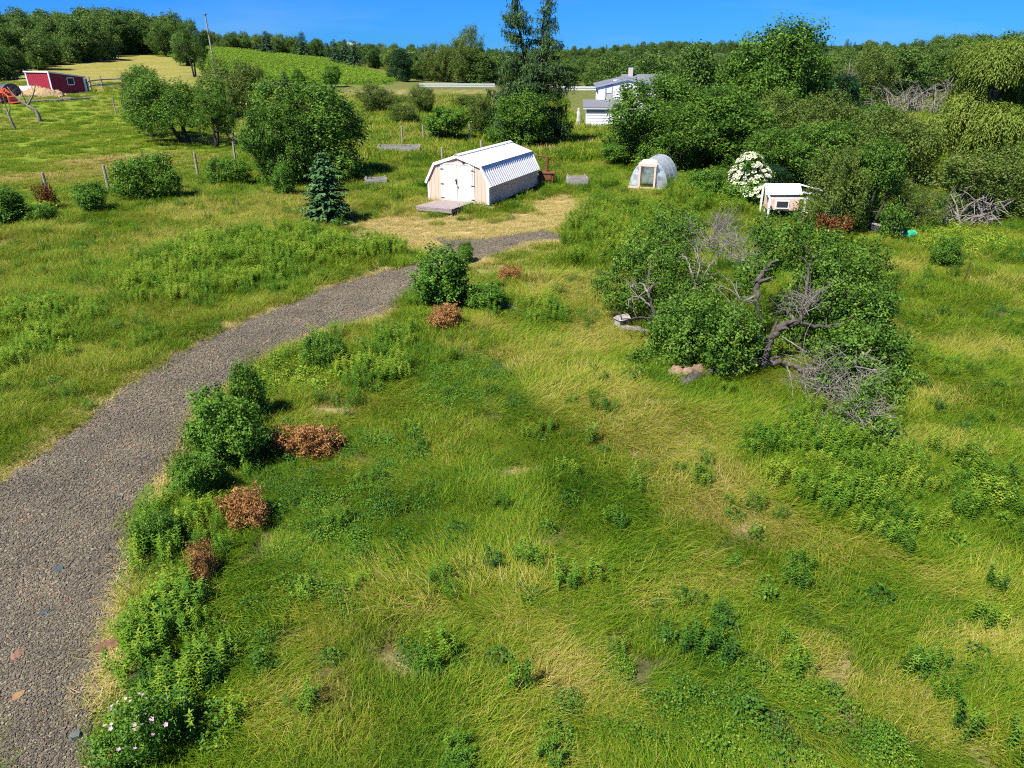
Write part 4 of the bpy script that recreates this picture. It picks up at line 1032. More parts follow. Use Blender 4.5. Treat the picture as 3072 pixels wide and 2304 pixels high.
def build_shed():
    th = math.atan2(-.403, .915)
    s = thing("storage_shed", "pink gambrel roofed storage shed with white double doors", "shed", (-2.69, 36.12, ground_z(-2.69, 36.12)), th)
    LEN, HW, FL = 6.3, 1.70, .16
    # core walls behind the boards
    def gamb(inset=0.0, base=FL):
        return [(-HW+inset,base),(HW-inset,base),(HW-inset,1.10-inset),(1.24-inset,1.92-inset),(0,2.32-inset),(-1.24+inset,1.92-inset),(-HW+inset,1.10-inset)]
    MB().prism(gamb(.03), .03, LEN - .03).build("wall_core", PINK, s)
    # front siding boards, each cut to the roof line
    bw = 2 * HW / 17
    for i in range(17):
        x0 = -HW + i * bw + .006; x1 = x0 + bw - .012
        low = 2.0 if (x0 > -.86 and x1 < .86) else FL
        xs_ = [x0, x1]
        for k in (-1.24, 0, 1.24):
            if x0 < k < x1: xs_.insert(1, k)
        top = [(x, outline_z(x) - .02) for x in reversed(xs_)]
        if low < top[0][1] - .02: MB().prism([(x0, low), (x1, low)] + top, -.012, .03).build("siding_board", PINK, s)
    nb = 31; bl = LEN / nb
    side = MB().box(HW - .03, HW + .010, .006, bl - .006, FL, 1.12).mesh("side_siding_board", PINK)
    sidel = MB().box(-HW - .010, -HW + .03, .006, bl - .006, FL, 1.12).mesh("side_siding_board", PINK)
    for i in range(nb):
        obj("siding_board", side, s, (0, i * bl, 0)); obj("siding_board", sidel, s, (0, i * bl, 0))
    # skids and sill
    for x in (-1.45, 0, 1.45): MB().box(x - .08, x + .08, -.05, LEN, -.02, FL - .004).build("skid", GREYWOOD, s)
    MB().box(.95, 2.05, -.30, -.06, .02, .10).build("sill_plank", GREYWOOD, s)
    # doors
    for sg in (-1, 1):
        d = bpy.data.objects.new("door", None); link(d, s)
        a, b_ = (-.85, -.008) if sg < 0 else (.008, .85)
        MB().box(a, b_, -.030, .02, FL + .01, 1.97).build("door_leaf", DOORPAINT, d)
        k = 4; w_ = (b_ - a) / k
        for i in range(k): MB().box(a + i * w_ + .005, a + (i + 1) * w_ - .005, -.046, -.028, FL + .02, 1.96).build("door_board", DOORPAINT, d)
        for z in (.34, 1.02, 1.74):
            xh = a if sg < 0 else b_
            MB().box(xh - .09, xh + .10, -.062, -.044, z - .018, z + .018).build("hinge", BLACK, d)
        if sg < 0: MB().box(-.075, -.035, -.085, -.045, 1.06, 1.30).box(-.10, -.01, -.10, -.083, 1.20, 1.25).build("handle", BLACK, d)
        else: MB().box(.02, .06, -.075, -.045, .86, .95).build("latch", BLACK, d)
    # trim
    MB().box(-.93, .93, -.055, -.010, 1.98, 2.05).build("door_head_trim", CREAM, s)
    for x in (-.935, .865): MB().box(x, x + .07, -.045, -.010, FL, 1.978).build("door_side_trim", CREAM, s)
    for x in (-HW - .012, HW - .10): MB().box(x, x + .112, -.035, -.009, FL - .01, 1.10).build("corner_trim", CREAM, s)
    MB().box(HW + .011, HW + .03, -.03, .09, FL - .01, 1.05).build("corner_trim", CREAM, s)
    # wall lamp
    lp = MB().box(.30, .42, -.10, -.045, 2.075, 2.135); lp.build("wall_lamp", BLACK, s)
    # roof: four slopes of ribbed sheets
    ridge, kn, ev = (0, 2.42), (1.32, 2.00), (1.84, 1.03)
    def rib(xa, za, xb, zb, y0, y1, n, hh=.03):
        """One ribbed sheet between two lines of the roof."""
        L = math.hypot(xb - xa, zb - za); nxn, nzn = -(zb - za) / L, (xb - xa) / L
        if nzn < 0: nxn, nzn = -nxn, -nzn
        prof = []; st = (y1 - y0) / n
        for i in range(n):
            for f, h in ((0, 0), (.30, 0), (.42, hh), (.62, hh), (.74, 0)): prof.append((y0 + (i + f) * st, h))
        prof.append((y1, 0)); V = []; F_ = []
        for y, h in prof:
            V += [(xa + nxn * h, y, za + nzn * h), (xb + nxn * h, y, zb + nzn * h)]
        for y, h in prof:
            V += [(xa + nxn * (h - .012), y, za + nzn * (h - .012)), (xb + nxn * (h - .012), y, zb + nzn * (h - .012))]
        m_ = len(prof)
        for i in range(m_ - 1):
            F_.append((2*i, 2*i+1, 2*i+3, 2*i+2)); o = 2 * m_; F_.append((o+2*i, o+2*i+2, o+2*i+3, o+2*i+1))
            F_.append((2*i, 2*i+2, o+2*i+2, o+2*i)); F_.append((2*i+1, o+2*i+1, o+2*i+3, 2*i+3))
        return MB().add(V, F_)
    y0, y1, npan = -.09, LEN + .12, 7; pw = (y1 - y0) / npan
    for i in range(npan):
        a, b_ = y0 + i * pw, y0 + (i + 1) * pw
        for sg in (-1, 1):
            rib(sg * .02, ridge[1], sg * (kn[0] + .05), kn[1] - .016, a, b_, 4, .016).build("roof_panel", TIN, s)
            rib(sg * (kn[0] - .02), kn[1] - .05, sg * ev[0], ev[1], a, b_, 4).build("roof_panel", TIN, s)
    MB().prism([(-.16, 2.405), (0, 2.475), (.16, 2.405), (.15, 2.43), (0, 2.492), (-.15, 2.43)], y0 - .01, y1 + .01).build("ridge_cap", TIN, s)
    for yy in (y0 - .005, LEN + .08):
        for sg in (-1, 1):
            MB().bar((0, yy + .02, 2.36), (sg * 1.30, yy + .02, 1.94), .035, .12).build("fascia_board", CREAM, s)
            MB().bar((sg * 1.29, yy + .02, 1.95), (sg * 1.80, yy + .02, 1.01), .035, .12).build("fascia_board", CREAM, s)
    # ramp in front
    rp = thing("entry_ramp", "weathered grey plank ramp in front of the shed doors", "ramp", tuple(s.matrix_basis @ Vector((-.10, -.10, 0))), th)
    for i in range(15):
        y = -.02 - i * .147; z = .21 + i * .004
        pm = MB().box(-.98 + random.uniform(-.015, .015), .98 + random.uniform(-.015, .015), y - .138, y, z, z + .035)
        pm.build("plank", RAMPWOOD, rp)
    for x in (-.88, -.3, .3, .88): MB().box(x - .03, x + .03, -2.2, -.04, .08, .205).build("joist", RAMPWOOD, rp)
    MB().box(-.96, .96, -2.232, -2.205, .10, .262).build("front_board", RAMPWOOD, rp)
    for x in (-.5, .35, .9): MB().box(x - .05, x + .05, -2.18, -2.06, -.05, .082).build("leg", GREYWOOD, rp)
    return s
build_shed()

def build_house():
    x0, y0 = 7.63, 77.8; z0 = ground_z(x0, y0)
    h = thing("white_house", "white clapboard house with grey roof half hidden by trees", "house", (x0, y0, z0), R(-4))
    def clap(xa, xb, y, za, zb, step=.28):
        z = za
        while z < zb - .02:
            z1 = min(z + step - .012, zb)
            MB().add([(xa,y-.035,z),(xb,y-.035,z),(xb,y-.008,z1),(xa,y-.008,z1),(xa,y+.02,z),(xb,y+.02,z),(xb,y+.02,z1),(xa,y+.02,z1)],
                     [(0,1,2,3),(4,7,6,5),(0,4,5,1),(3,2,6,7),(0,3,7,4),(1,5,6,2)]).build("siding_board", WHITE, h)
            z += step
    # low front wing
    MB().box(.05, 5.0, .02, 4.0, -.2, 1.95).build("wing_wall", WHITE, h)
    clap(.02, 2.30, .0, -.02, 1.55); clap(2.40, 5.0, .0, -.02, 1.55)
    MB().box(2.30, 2.40, -.06, .015, -.02, 1.55).build("downpipe", BLUEGREY, h)
    MB().box(-.02, 5.0, -.04, .03, 1.56, 1.95).build("frieze_board", CONCRETE, h)
    MB().prism([(-.35, 1.96), (5.4, 1.96), (5.4, 2.10), (-.35, 2.10)], -.22, -.15).build("fascia", WHITE, h)
    MB().add([(-.35,-.23,2.06),(5.4,-.23,2.06),(5.4,3.2,2.62),(-.35,3.2,2.62),(-.35,-.23,2.14),(5.4,-.23,2.14),(5.4,3.2,2.70),(-.35,3.2,2.70)],
             [(0,3,2,1),(4,5,6,7),(0,1,5,4),(1,2,6,5),(2,3,7,6),(3,0,4,7)]).build("wing_roof", SHINGLE, h)
    # upper gable
    e0, e1, pk, zc, zp = 1.25, 7.25, 4.25, 4.05, 4.72
    MB().prism([(e0, 0), (e1, 0), (e1, zc), (pk, zp), (e0, zc)], 2.9, 9.5).build("upper_wall", WHITE, h)
    z = 2.70
    while z < 4.5:
        zz = min(z + .268, 4.66); inset = max(0, (zz - zc) / (zp - zc)) * (pk - e0)
        for a, b_ in ((e0 + inset, 1.95), (2.75, e1 - inset)):
            if b_ - a > .1: MB().box(a, b_, 2.862, 2.905, z, zz).build("siding_board", WHITE, h)
        z += .28
    wd = bpy.data.objects.new("window", None); link(wd, h)
    MB().box(1.97, 2.08, 2.84, 2.90, 2.60, 4.12).box(2.62, 2.73, 2.84, 2.90, 2.60, 4.12).box(2.08, 2.62, 2.84, 2.90, 4.02, 4.12).box(2.08, 2.62, 2.84, 2.90, 2.60, 2.70).box(2.08, 2.62, 2.85, 2.90, 3.32, 3.40).build("frame", BLUEGREY, wd)
    MB().box(2.08, 2.62, 2.872, 2.895, 3.40, 4.02).build("pane", WHITE, wd)
    MB().box(2.08, 2.62, 2.872, 2.895, 2.70, 3.32).build("pane", CONCRETE, wd)
    for sg in (-1, 1):
        ex = pk + sg * (pk - e0 + .38); zz = zp - (pk - e0 + .38) * (zp - zc) / (pk - e0)
        MB().add([(pk,2.80,zp+.02),(ex,2.80,zz+.02),(ex,9.8,zz+.02),(pk,9.8,zp+.02),(pk,2.80,zp+.12),(ex,2.80,zz+.12),(ex,9.8,zz+.12),(pk,9.8,zp+.12)],
                 [(0,3,2,1),(4,5,6,7),(0,1,5,4),(1,2,6,5),(2,3,7,6),(3,0,4,7)]).build("roof", SHINGLE, h)
        MB().bar((pk, 2.765, zp - .02), (ex, 2.765, zz - .02), .06, .20).build("gable_fascia", BLUEGREY, h)
    # rear wing running right
    MB().box(4.6, 8.6, 9.6, 15.0, 0, 4.2).build("rear_wall", WHITE, h)
    MB().add([(4.2,9.2,4.15),(9.0,9.2,4.15),(9.0,12.3,4.95),(4.2,12.3,4.95),(4.2,15.4,4.15),(9.0,15.4,4.15)], [(0,1,2,3),(3,2,5,4),(0,3,4),(1,5,2),(0,4,5,1)]).build("rear_roof", SHINGLE, h)
    ch = MB().box(4.95, 5.45, 11.4, 11.9, 4.6, 5.75); ch.build("chimney", BRICKMAT, h)
    MB().box(4.90, 5.50, 11.35, 11.95, 5.75, 5.85).build("chimney_cap", BLACK, h)
build_house()

def build_barn():
    px, py = -61.6, 103.0; z = ground_z(px, py)
    b_ = thing("red_barn", "small red steel barn with sloping roof and white trim on the hill foot", "barn", (px, py, z), 0)
    # near corner at origin; left face runs to L, right face to Rr
    L = Vector((-4.4, 2.2, 0)); Q = Vector((2.6, 3.3, 0)); zl, zr = 2.62, 1.95
    def face(p, q, za, zb, name, mat, off, t=.05):
        d = (q - p).normalized(); nrm = Vector((d.y, -d.x, 0)) * off
        MB().add([p, q, q + Vector((0,0,zb)), p + Vector((0,0,za)), p + nrm, q + nrm, q + nrm + Vector((0,0,zb)), p + nrm + Vector((0,0,za))],
                 [(0,1,2,3),(7,6,5,4),(0,4,5,1),(1,5,6,2),(2,6,7,3),(3,7,4,0)]).build(name, mat, b_)
    O = Vector((0, 0, -.25))
    n = 12
    for i in range(n):
        p = O + L * (1 - i / n); q = O + L * (1 - (i + .94) / n); face(p, q, zl + .25, zl + .25, "wall_sheet", RED, .05)
    for i in range(n):
        f0, f1 = i / n, (i + .94) / n
        face(O + Q * f0, O + Q * f1, .25 + zl + (zr - zl) * f0, .25 + zl + (zr - zl) * f1, "wall_sheet", RED, .05)
    face(O + L, O + L + Q, zl + .2, zr + .2, "rear_wall", RED, .05); face(O + Q + L, O + Q, zr + .2, zr + .2, "rear_wall", RED, .05)
    c = [O + L * 1.05 - Q * .05, O - (L + Q) * .04, O + Q * 1.06 - L * .04, O + (L + Q) * 1.05]
    up = [Vector((0,0,.25+zl+.02)), Vector((0,0,.25+zl+.02)), Vector((0,0,.25+zr-.03)), Vector((0,0,.25+zr-.03))]
    lo = [p + u for p, u in zip(c, up)]; hi = [p + Vector((0,0,.16)) for p in lo]
    MB().add(lo + hi, [(0,3,2,1),(4,5,6,7),(0,1,5,4),(1,2,6,5),(2,3,7,6),(3,0,4,7)]).build("roof", WHITE, b_)
    nl = Vector((L.y, -L.x, 0)).normalized() * (-1)
    def post(p, h, name="corner_trim"): MB().bar(p, p + Vector((0, 0, h)), .16, .16, (1, 0, 0)).build(name, WHITE, b_)
    d1 = Vector((-.05, -.07, 0))
    post(O + d1, zl + .25); post(O + L + Vector((-.06, -.04, 0)), zl + .25); post(O + Q + Vector((.06, -.05, 0)), zr + .25)
    wn = bpy.data.objects.new("window", None); link(wn, b_)
    dq = Q.normalized(); nq = Vector((dq.y, -dq.x, 0)) * .08
    a = O + Q * .48 + Vector((0, 0, 1.35)) + nq; w_ = dq * .85; hh = Vector((0, 0, .85))
    MB().bar(a, a + w_, .07, .12).bar(a + hh, a + w_ + hh, .07, .12).bar(a, a + hh, .12, .07, dq).bar(a + w_, a + w_ + hh, .12, .07, dq).build("frame", WHITE, wn)
    MB().add([a, a + w_, a + w_ + hh, a + hh, a - nq * .3, a + w_ - nq * .3, a + w_ + hh - nq * .3, a + hh - nq * .3], [(0,1,2,3),(7,6,5,4),(0,4,5,1),(1,5,6,2),(2,6,7,3),(3,7,4,0)]).build("pane", DARKGLASS, wn)
    return b_
build_barn()

def mound(name, label, cat, loc, rx, ry, h, mat, seed, n=26):
    g = np.random.default_rng(seed); V = []; F_ = []
    for i in range(n + 1):
        for j in range(n + 1):
            u, v = i / n * 2 - 1, j / n * 2 - 1; rr = math.hypot(u, v)
            z = max(0, 1 - rr ** 2) ** .7 * h * (1 + .35 * math.sin(u * 5 + seed) * math.sin(v * 4 + 1)) + g.normal(0, .10) * h - .06
            V.append((u * rx, v * ry, z))
    for i in range(n):
        for j in range(n): F_.append((i*(n+1)+j, (i+1)*(n+1)+j, (i+1)*(n+1)+j+1, i*(n+1)+j+1))
    return tag(MB().add(V, F_).build(name, mat, None, True, loc), label, cat)
mound("hay_heap", "heap of old hay against the red barn", "hay", (-61.9, 100.9, ground_z(-61.9, 100.9)), 2.9, 1.2, .95, HAY, 3, 44)

def at(x, y, dz=0): return (x, y, ground_z(x, y) + dz)

# white boards left of the barn, dark tarp, tractor
t_ = thing("feed_bin", "white box bin at the left corner of the red barn", "bin", at(-65.6, 103.6), R(-20))
for a, b2, c, d in ((-1.1,1.1,-.02,.04),(-1.1,1.1,.86,.92)): MB().box(a, b2, c, d, -.1, .85).build("side_panel", WHITE, t_)
for a in (-1.12, 1.06): MB().box(a, a + .06, .042, .858, -.1, .85).build("end_panel", WHITE, t_)
def hoop_cover(name, label, loc, rz, W_, H_, L_, mat):
    t2 = thing(name, label, "tarp", loc, rz); n = 16
    pts = [(W_/2 * math.cos(math.pi * i / n), H_ * math.sin(math.pi * i / n) ** .8) for i in range(n + 1)]
    V = []; F_ = []; m_ = 8
    for k in range(m_ + 1):
        sag = 1 - .04 * abs(math.sin(k * math.pi / 2))
        for x, z in pts: V.append((x, -L_/2 + L_ * k / m_, z * sag - .05))
    q = n + 1
    for k in range(m_):
        for i in range(n): F_.append((k*q+i, k*q+i+1, (k+1)*q+i+1, (k+1)*q+i))
    F_.append(tuple(range(q))); F_.append(tuple(range(m_*q+q-1, m_*q-1, -1)))
    MB().add(V, F_).build("cover", mat, t2, False)
    for k in (0, m_): MB().tube([(x * 1.01, (-L_/2 + L_ * k / m_) * 1.01, z * 1.01 - .05) for x, z in pts], [.03] * q, 5).build("hoop", GREYWOOD, t2)
hoop_cover("tarp_shelter", "dark grey tarp covered hoop at the left edge beside the barn", at(-66.9, 100.3), R(75), 3.0, 1.5, 3.6, TARP)

def build_tractor():
    t2 = thing("tractor", "orange tractor with raised loader arm at the left edge of the pasture", "tractor", at(-62.2, 92.5), R(0))
    MB().prism([(-1.6,.55),(.55,.55),(.75,.7),(.75,1.15),(-.2,1.25),(-1.6,1.2)], -.35, .35).build("body", ORANGE, t2)
    MB().box(-1.5, -.5, -.62, .62, 1.05, 1.2).build("fender", ORANGE, t2)
    MB().box(-1.3, -.85, -.25, .25, 1.2, 1.35).box(-1.35, -1.25, -.25, .25, 1.3, 1.75).build("seat", BLACK, t2)
    MB().bar((-.55, 0, 1.2), (-.40, 0, 1.55), .05, .05).build("steering_column", BLACK, t2)
    for x, r_, wd in ((-1.0, .62, .34), (.5, .38, .24)):
        for sg in (-1, 1):
            wh = bpy.data.objects.new("wheel", None); link(wh, t2, (x, sg * .62, r_ - .03))
            n = 18; ring = [(r_ * math.cos(6.283*i/n), r_ * math.sin(6.283*i/n)) for i in range(n)]
            MB().prism(ring, -wd/2, wd/2).build("tyre", BLACK, wh)
            MB().prism([(a * .55, b2 * .55) for a, b2 in ring], -wd/2 - .01, wd/2 + .01).build("rim", ORANGE, wh)
    for sg in (-1, 1):
        y = sg * .5
        MB().bar((-.15, y, 1.1), (.75, y, 1.62), .10, .18).bar((.72, y, 1.64), (1.75, y, .62), .10, .18).bar((-.1, y, .7), (-.1, y, 1.25), .12, .2, (1,0,0)).build("loader_arm", ORANGE, t2)
        MB().bar((.1, y, .8), (.9, y, 1.40), .06, .06).build("ram", GREYWOOD, t2)
    MB().bar((1.25, -.5, 1.1), (1.25, .5, 1.1), .1, .1).build("cross_bar", ORANGE, t2)
    MB().prism([(1.65,.08),(2.35,.06),(2.4,.12),(1.78,.2),(1.72,.75),(1.62,.78)], -.8, .8).build("bucket", ORANGE, t2)
    MB().tube([(.25, 0, 1.2), (.25, 0, 1.75)], [.04, .04], 7).build("exhaust", BLACK, t2)
build_tractor()

def build_logs():
    for i, (x0, y0, x1, y1, r_, lb) in enumerate([(-59.6,93.4,-56.6,95.6,.13,"long grey pole lying in the pasture in front of the barn, nearest the tractor"),(-57.0,95.1,-54.8,99.0,.14,"grey pole lying in the pasture in front of the barn, farther from the tractor"),(-58.6,95.2,-55.6,96.3,.10,"short grey board lying on the poles in front of the barn")]):
        mb = MB(); limb(mb, [at(x0, y0, r_), at((x0+x1)/2, (y0+y1)/2, r_ + .05), at(x1, y1, r_)], r_, r_ * .8, 7, 5, .02)
        tag(mb.build("fallen_pole", DEADWOOD), lb, "pole")
build_logs()

def fence(name, label, posts, h, r_, rails, rail_mat, post_mat, rail_r, square=False, group=None):
    f = thing(name, label, "fence", at(*posts[0]), 0, group); o = Vector(f.location)
    for (x, y) in posts:
        z = ground_z(x, y); p = Vector((x, y, z)) - o; lx, ly = random.uniform(-.04, .04), random.uniform(-.04, .04); hh = h * random.uniform(.94, 1.06)
        if square: MB().bar(p + Vector((0,0,-.2)), p + Vector((lx, ly, hh)), r_*2, r_*2, (1,0,0)).build("post", post_mat, f)
        else:
            MB().tube([p + Vector((0,0,-.2)), p + Vector((lx/2, ly/2, hh/2)), p + Vector((lx, ly, hh))], [r_*1.1, r_, r_*.95], 8).build("post", post_mat, f)
    for z in rails:
        for (a, b2) in zip(posts[:-1], posts[1:]):
            p = Vector(at(*a, z)) - o; q = Vector(at(*b2, z)) - o
            if square: MB().bar(p + Vector((0,-r_-.02,0)), q + Vector((0,-r_-.02,0)), .04, rail_r).build("rail", rail_mat, f)
            else: MB().tube([p, p.lerp(q, .5) - Vector((0,0,.03)), q], [rail_r]*3, 4).build("wire", rail_mat, f)
    return f
fence("wire_fence", "wooden post and wire fence along the pasture on the left", [(-25.6,34.0),(-23.77,37.04),(-22.24,40.0),(-19.29,44.92),(-19.01,50.68)], 1.5, .075, (.5, 1.0), WIRE, POSTWOOD, .004)
fence("wire_fence", "wooden post and wire fence in the rough grass behind the shed", [(-12.2,60.2),(-8.99,61.14),(-7.53,63.51),(-3.63,63.9)], 1.55, .075, (.5, 1.0), WIRE, POSTWOOD, .005)
tag(MB().tube([at(-4.92,52.09,-.2), at(-4.92,52.09,.95)], [.09,.08], 8).build("fence_post", POSTWOOD), "short weathered post behind the left end of the shed roof", "post")
tag(MB().tube([at(-2.28,55.05,-.2), at(-2.28,55.05,1.15)], [.10,.09], 8).build("fence_post", POSTWOOD), "short brown post behind the middle of the shed ridge", "post")
tag(MB().tube([at(-44.72,85.58,-.2), at(-44.75,85.58,1.75)], [.07,.06], 8).build("fence_post", POSTWOOD), "lone thin post standing in the pasture below the barn", "post")
tag(MB().tube([at(15.22,23.13,-.2), at(15.25,23.1,.75)], [.02,.015], 6).build("marker_stake", BARK_DARK), "thin dark stake in the right meadow beside the lone bush", "stake")
fence("paddock_fence", "grey rail paddock fence right of the red barn", [(-59.0,106.9),(-60.6,110.5),(-60.6,113.7),(-59.4,117.4)], 1.7, .09, (.5, 1.15), GREYWOOD, POSTWOOD, .16, True)
gp = [(-18.2 + 2.1 * i, 151.0 + .65 * i) for i in range(8)]
fence("road_fence", "white board fence along the road left of the larch", gp, .95, .07, (.42, .82), WHITE, GREYWOOD, .26, True)
gp = [(4.6 + 1.75 * i, 141.2 + .25 * i) for i in range(8)]
fence("road_fence", "white board fence along the road left of the white house", gp, .95, .07, (.42, .82), WHITE, GREYWOOD, .26, True)
mb = MB(); limb(mb, [at(-57.5,150,-.3), at(-57.5,150,5.5), at(-57.6,150,11.2)], .19, .12, 9, 4)
up_ = thing("utility_pole", "tall bare wooden utility pole leaning on the hill brow", "pole", at(-57.5,150))
for i in range(len(mb.v)): mb.v[i] = tuple(np.array(mb.v[i]) - np.array(up_.location))
mb.build("pole_shaft", POSTWOOD, up_)
MB().box(-.06, .06, -.24, -.16, 7.5, 8.1).build("marker_plate", RUST, up_)
MB().box(-.22, .22, -.22, .22, 10.9, 11.0).build("pole_cap", BLACK, up_)

def build_greenhouse():
    x, y = 7.33, 39.6
    t2 = thing("hoop_greenhouse", "plastic covered hoop greenhouse with pink wooden door frame", "greenhouse", at(x, y), R(-24))
    m, t, out = nodes_of("cloudy_plastic_film")
    b = t.nodes.new("ShaderNodeBsdfPrincipled"); b.inputs['Base Color'].default_value = (.62,.68,.74,1); b.inputs['Roughness'].default_value = .22; b.inputs['Specular IOR Level'].default_value = .6
    tp = t.nodes.new("ShaderNodeBsdfTransparent"); tp.inputs[0].default_value = (.86,.90,.93,1)
    n = noise_node(t, 5, 4, .6, coords(t, 'Object')); r = ramp_node(t, [(.3,(.30,)*3),(.7,(.62,)*3)]); t.links.new(n.outputs[0], r.inputs[0])
    mx = t.nodes.new("ShaderNodeMixShader"); t.links.new(r.outputs[0], mx.inputs[0]); t.links.new(tp.outputs[0], mx.inputs[1]); t.links.new(b.outputs[0], mx.inputs[2])
    t.links.new(mx.outputs[0], out.inputs['Surface']); FILM = m
    W_, H_, L_ = 2.15, 1.72, 3.0; n_ = 18
    def arc(s, w_=W_, h_=H_): return [(w_/2 * math.cos(math.pi*i/n_) * s, max(0, h_ * math.sin(math.pi*i/n_) ** .85) * s) for i in range(n_ + 1)]
    V = []; F_ = []; m_ = 14
    for k in range(m_ + 1):
        sc_ = 1 - .018 * abs(math.sin(k * math.pi / 3.5)); yy = .35 + (L_ - .35) * k / m_
        for i, (px_, pz_) in enumerate(arc(sc_)): V.append((px_, yy, pz_ + .015 * math.sin(i * 2.1 + k)))
    q = n_ + 1
    for k in range(m_):
        for i in range(n_): F_.append((k*q+i, k*q+i+1, (k+1)*q+i+1, (k+1)*q+i))
    MB().add(V, F_).build("plastic_cover", FILM, t2, True)
    # gathered plastic over the front, pulled to the door frame
    V = []; F_ = []; A_ = arc(1.0); D_ = [(max(-.40, min(.40, px_)), min(1.38, pz_)) for px_, pz_ in A_]
    for i in range(n_ + 1):
        wob = .05 * math.sin(i * 3.3)
        for k in range(5):
            f = k / 4; V.append((A_[i][0] * (1 - f) + D_[i][0] * f, .35 - .35 * f + wob * math.sin(math.pi * f), (A_[i][1] * (1 - f) + D_[i][1] * f)))
    for i in range(n_):
        for k in range(4): F_.append((i*5+k, i*5+k+1, (i+1)*5+k+1, (i+1)*5+k))
    MB().add(V, F_).build("front_film", FILM, t2, False)
    MB().add([(A_[i][0], L_, A_[i][1]) for i in range(q)], [tuple(range(q))]).build("back_film", FILM, t2)
    for yy in (.35, 1.2, 2.1, L_): MB().tube([(a, yy, b2) for a, b2 in arc(.985)], [.018] * q, 6).build("hoop", GREYWOOD, t2)
    for xx in (-.42, .42): MB().box(xx - .05, xx + .05, -.06, .03, -.05, 1.42).build("door_post", PINK, t2)
    MB().box(-.50, .50, -.07, .04, 1.42, 1.52).build("door_head", PINK, t2)
    MB().add([(-.52,-.05,1.525),(.52,-.05,1.525),(.36,.42,1.70),(-.36,.42,1.70),(-.52,-.05,1.555),(.52,-.05,1.555),(.36,.42,1.73),(-.36,.42,1.73)], [(0,3,2,1),(4,5,6,7),(0,1,5,4),(1,2,6,5),(2,3,7,6),(3,0,4,7)]).build("door_hood", PINK, t2)
    MB().box(-1.02, -.48, .0, .05, .22, .33).box(.48, 1.02, .0, .05, .22, .33).box(-.365, .365, -.03, .02, .22, .33).build("base_rail", PINK, t2)
    MB().box(-1.05, 1.05, .06, .09, .0, .21).build("base_board", GREYWOOD, t2)
    MB().box(.5, .86, .36, .39, .33, .85).build("terracotta_panel", RUST, t2)
build_greenhouse()

def build_coop():
    t2 = thing("chicken_coop", "pink chicken coop with white roof and white post run", "coop", at(12.25, 32.6), R(-8))
    MB().box(-.62, .72, 0, 1.0, .50, 1.16).build("house_box", PINK, t2)
    for i in range(6): MB().box(-.62 + i*.2233 + .005, -.62 + (i+1)*.2233 - .005, -.02, -.001, .5, 1.14).build("siding_board", PINK, t2)
    w_ = bpy.data.objects.new("window", None); link(w_, t2)
    MB().box(-.30, -.25, -.05, -.021, .56, .94).box(.25, .30, -.05, -.021, .56, .94).box(-.25, .25, -.05, -.021, .89, .94).box(-.25, .25, -.05, -.021, .56, .61).build("frame", WHITE, w_)
    MB().box(-.25, .25, -.035, -.022, .61, .89).build("pane", DARKGLASS, w_)
    MB().add([(-.80,-.10,1.17),(.78,-.10,1.22),(.92,1.2,1.46),(-.66,1.2,1.42),(-.80,-.10,1.22),(.78,-.10,1.27),(.92,1.2,1.51),(-.66,1.2,1.47)], [(0,3,2,1),(4,5,6,7),(0,1,5,4),(1,2,6,5),(2,3,7,6),(3,0,4,7)]).build("roof", WHITE, t2)
    for x, y, z in ((-.74,-.85,1.16),(.78,-.75,1.18),(-.72,1.1,1.40),(2.1,-.65,1.12),(2.25,.9,1.2)):
        MB().box(x - .04, x + .04, y - .04, y + .04, -.05, z).build("post", WHITE, t2)
    for p, q in (((-.74,-.85,1.16),(.78,-.75,1.18)),((.78,-.75,1.18),(2.1,-.65,1.08)),((.86,.2,1.28),(2.2,.2,1.13)),((.92,1.2,1.46),(2.25,.95,1.18)),((.78,-.75,.55),(2.1,-.65,.52)),((-.74,-.85,1.16),(-.72,-.30,1.18)),((2.1,-.65,1.12),(2.25,.9,1.2))):
        MB().bar(p, q, .06, .06).build("rail", WHITE, t2)
    for x in (-.55, .65):
        for y in (.08, .92): MB().box(x - .04, x + .04, y - .04, y + .04, -.05, .498).build("leg", WHITE, t2)
build_coop()

# stove, bucket, planter, bin, cold frame, low wall
t2 = thing("wood_stove", "rusty iron wood stove with chimney pipe behind the shed", "stove", at(1.98, 41.8), R(-10))
MB().box(-.42, .42, -.28, .28, .38, .78).build("fire_box", RUST, t2)
MB().box(-.48, .48, -.34, .34, .782, .84).build("top_plate", RUST, t2)
MB().box(-.30, .30, -.31, -.285, .44, .72).build("door", RUST, t2)
for x in (-.36, .36):
    for y in (-.22, .22): MB().box(x - .03, x + .03, y - .03, y + .03, -.05, .379).build("leg", RUST, t2)
MB().tube([(0, .1, .84), (0, .1, 1.65)], [.085, .085], 12).build("pipe", RUST, t2)
MB().tube([(0, .1, 1.60), (-.30, .1, 1.68), (-.62, .1, 1.66)], [.05, .05, .05], 9).build("pipe_elbow", RUST, t2)
t2 = thing("white_bucket", "white plastic drum beside the rusty stove", "drum", at(1.38, 41.9))
MB().tube([(0,0,-.03),(0,0,.3),(0,0,.62)], [.17,.18,.19], 14).build("barrel", WHITE, t2); MB().tube([(0,0,.60),(0,0,.64)], [.205,.205], 14).build("rim", WHITE, t2)
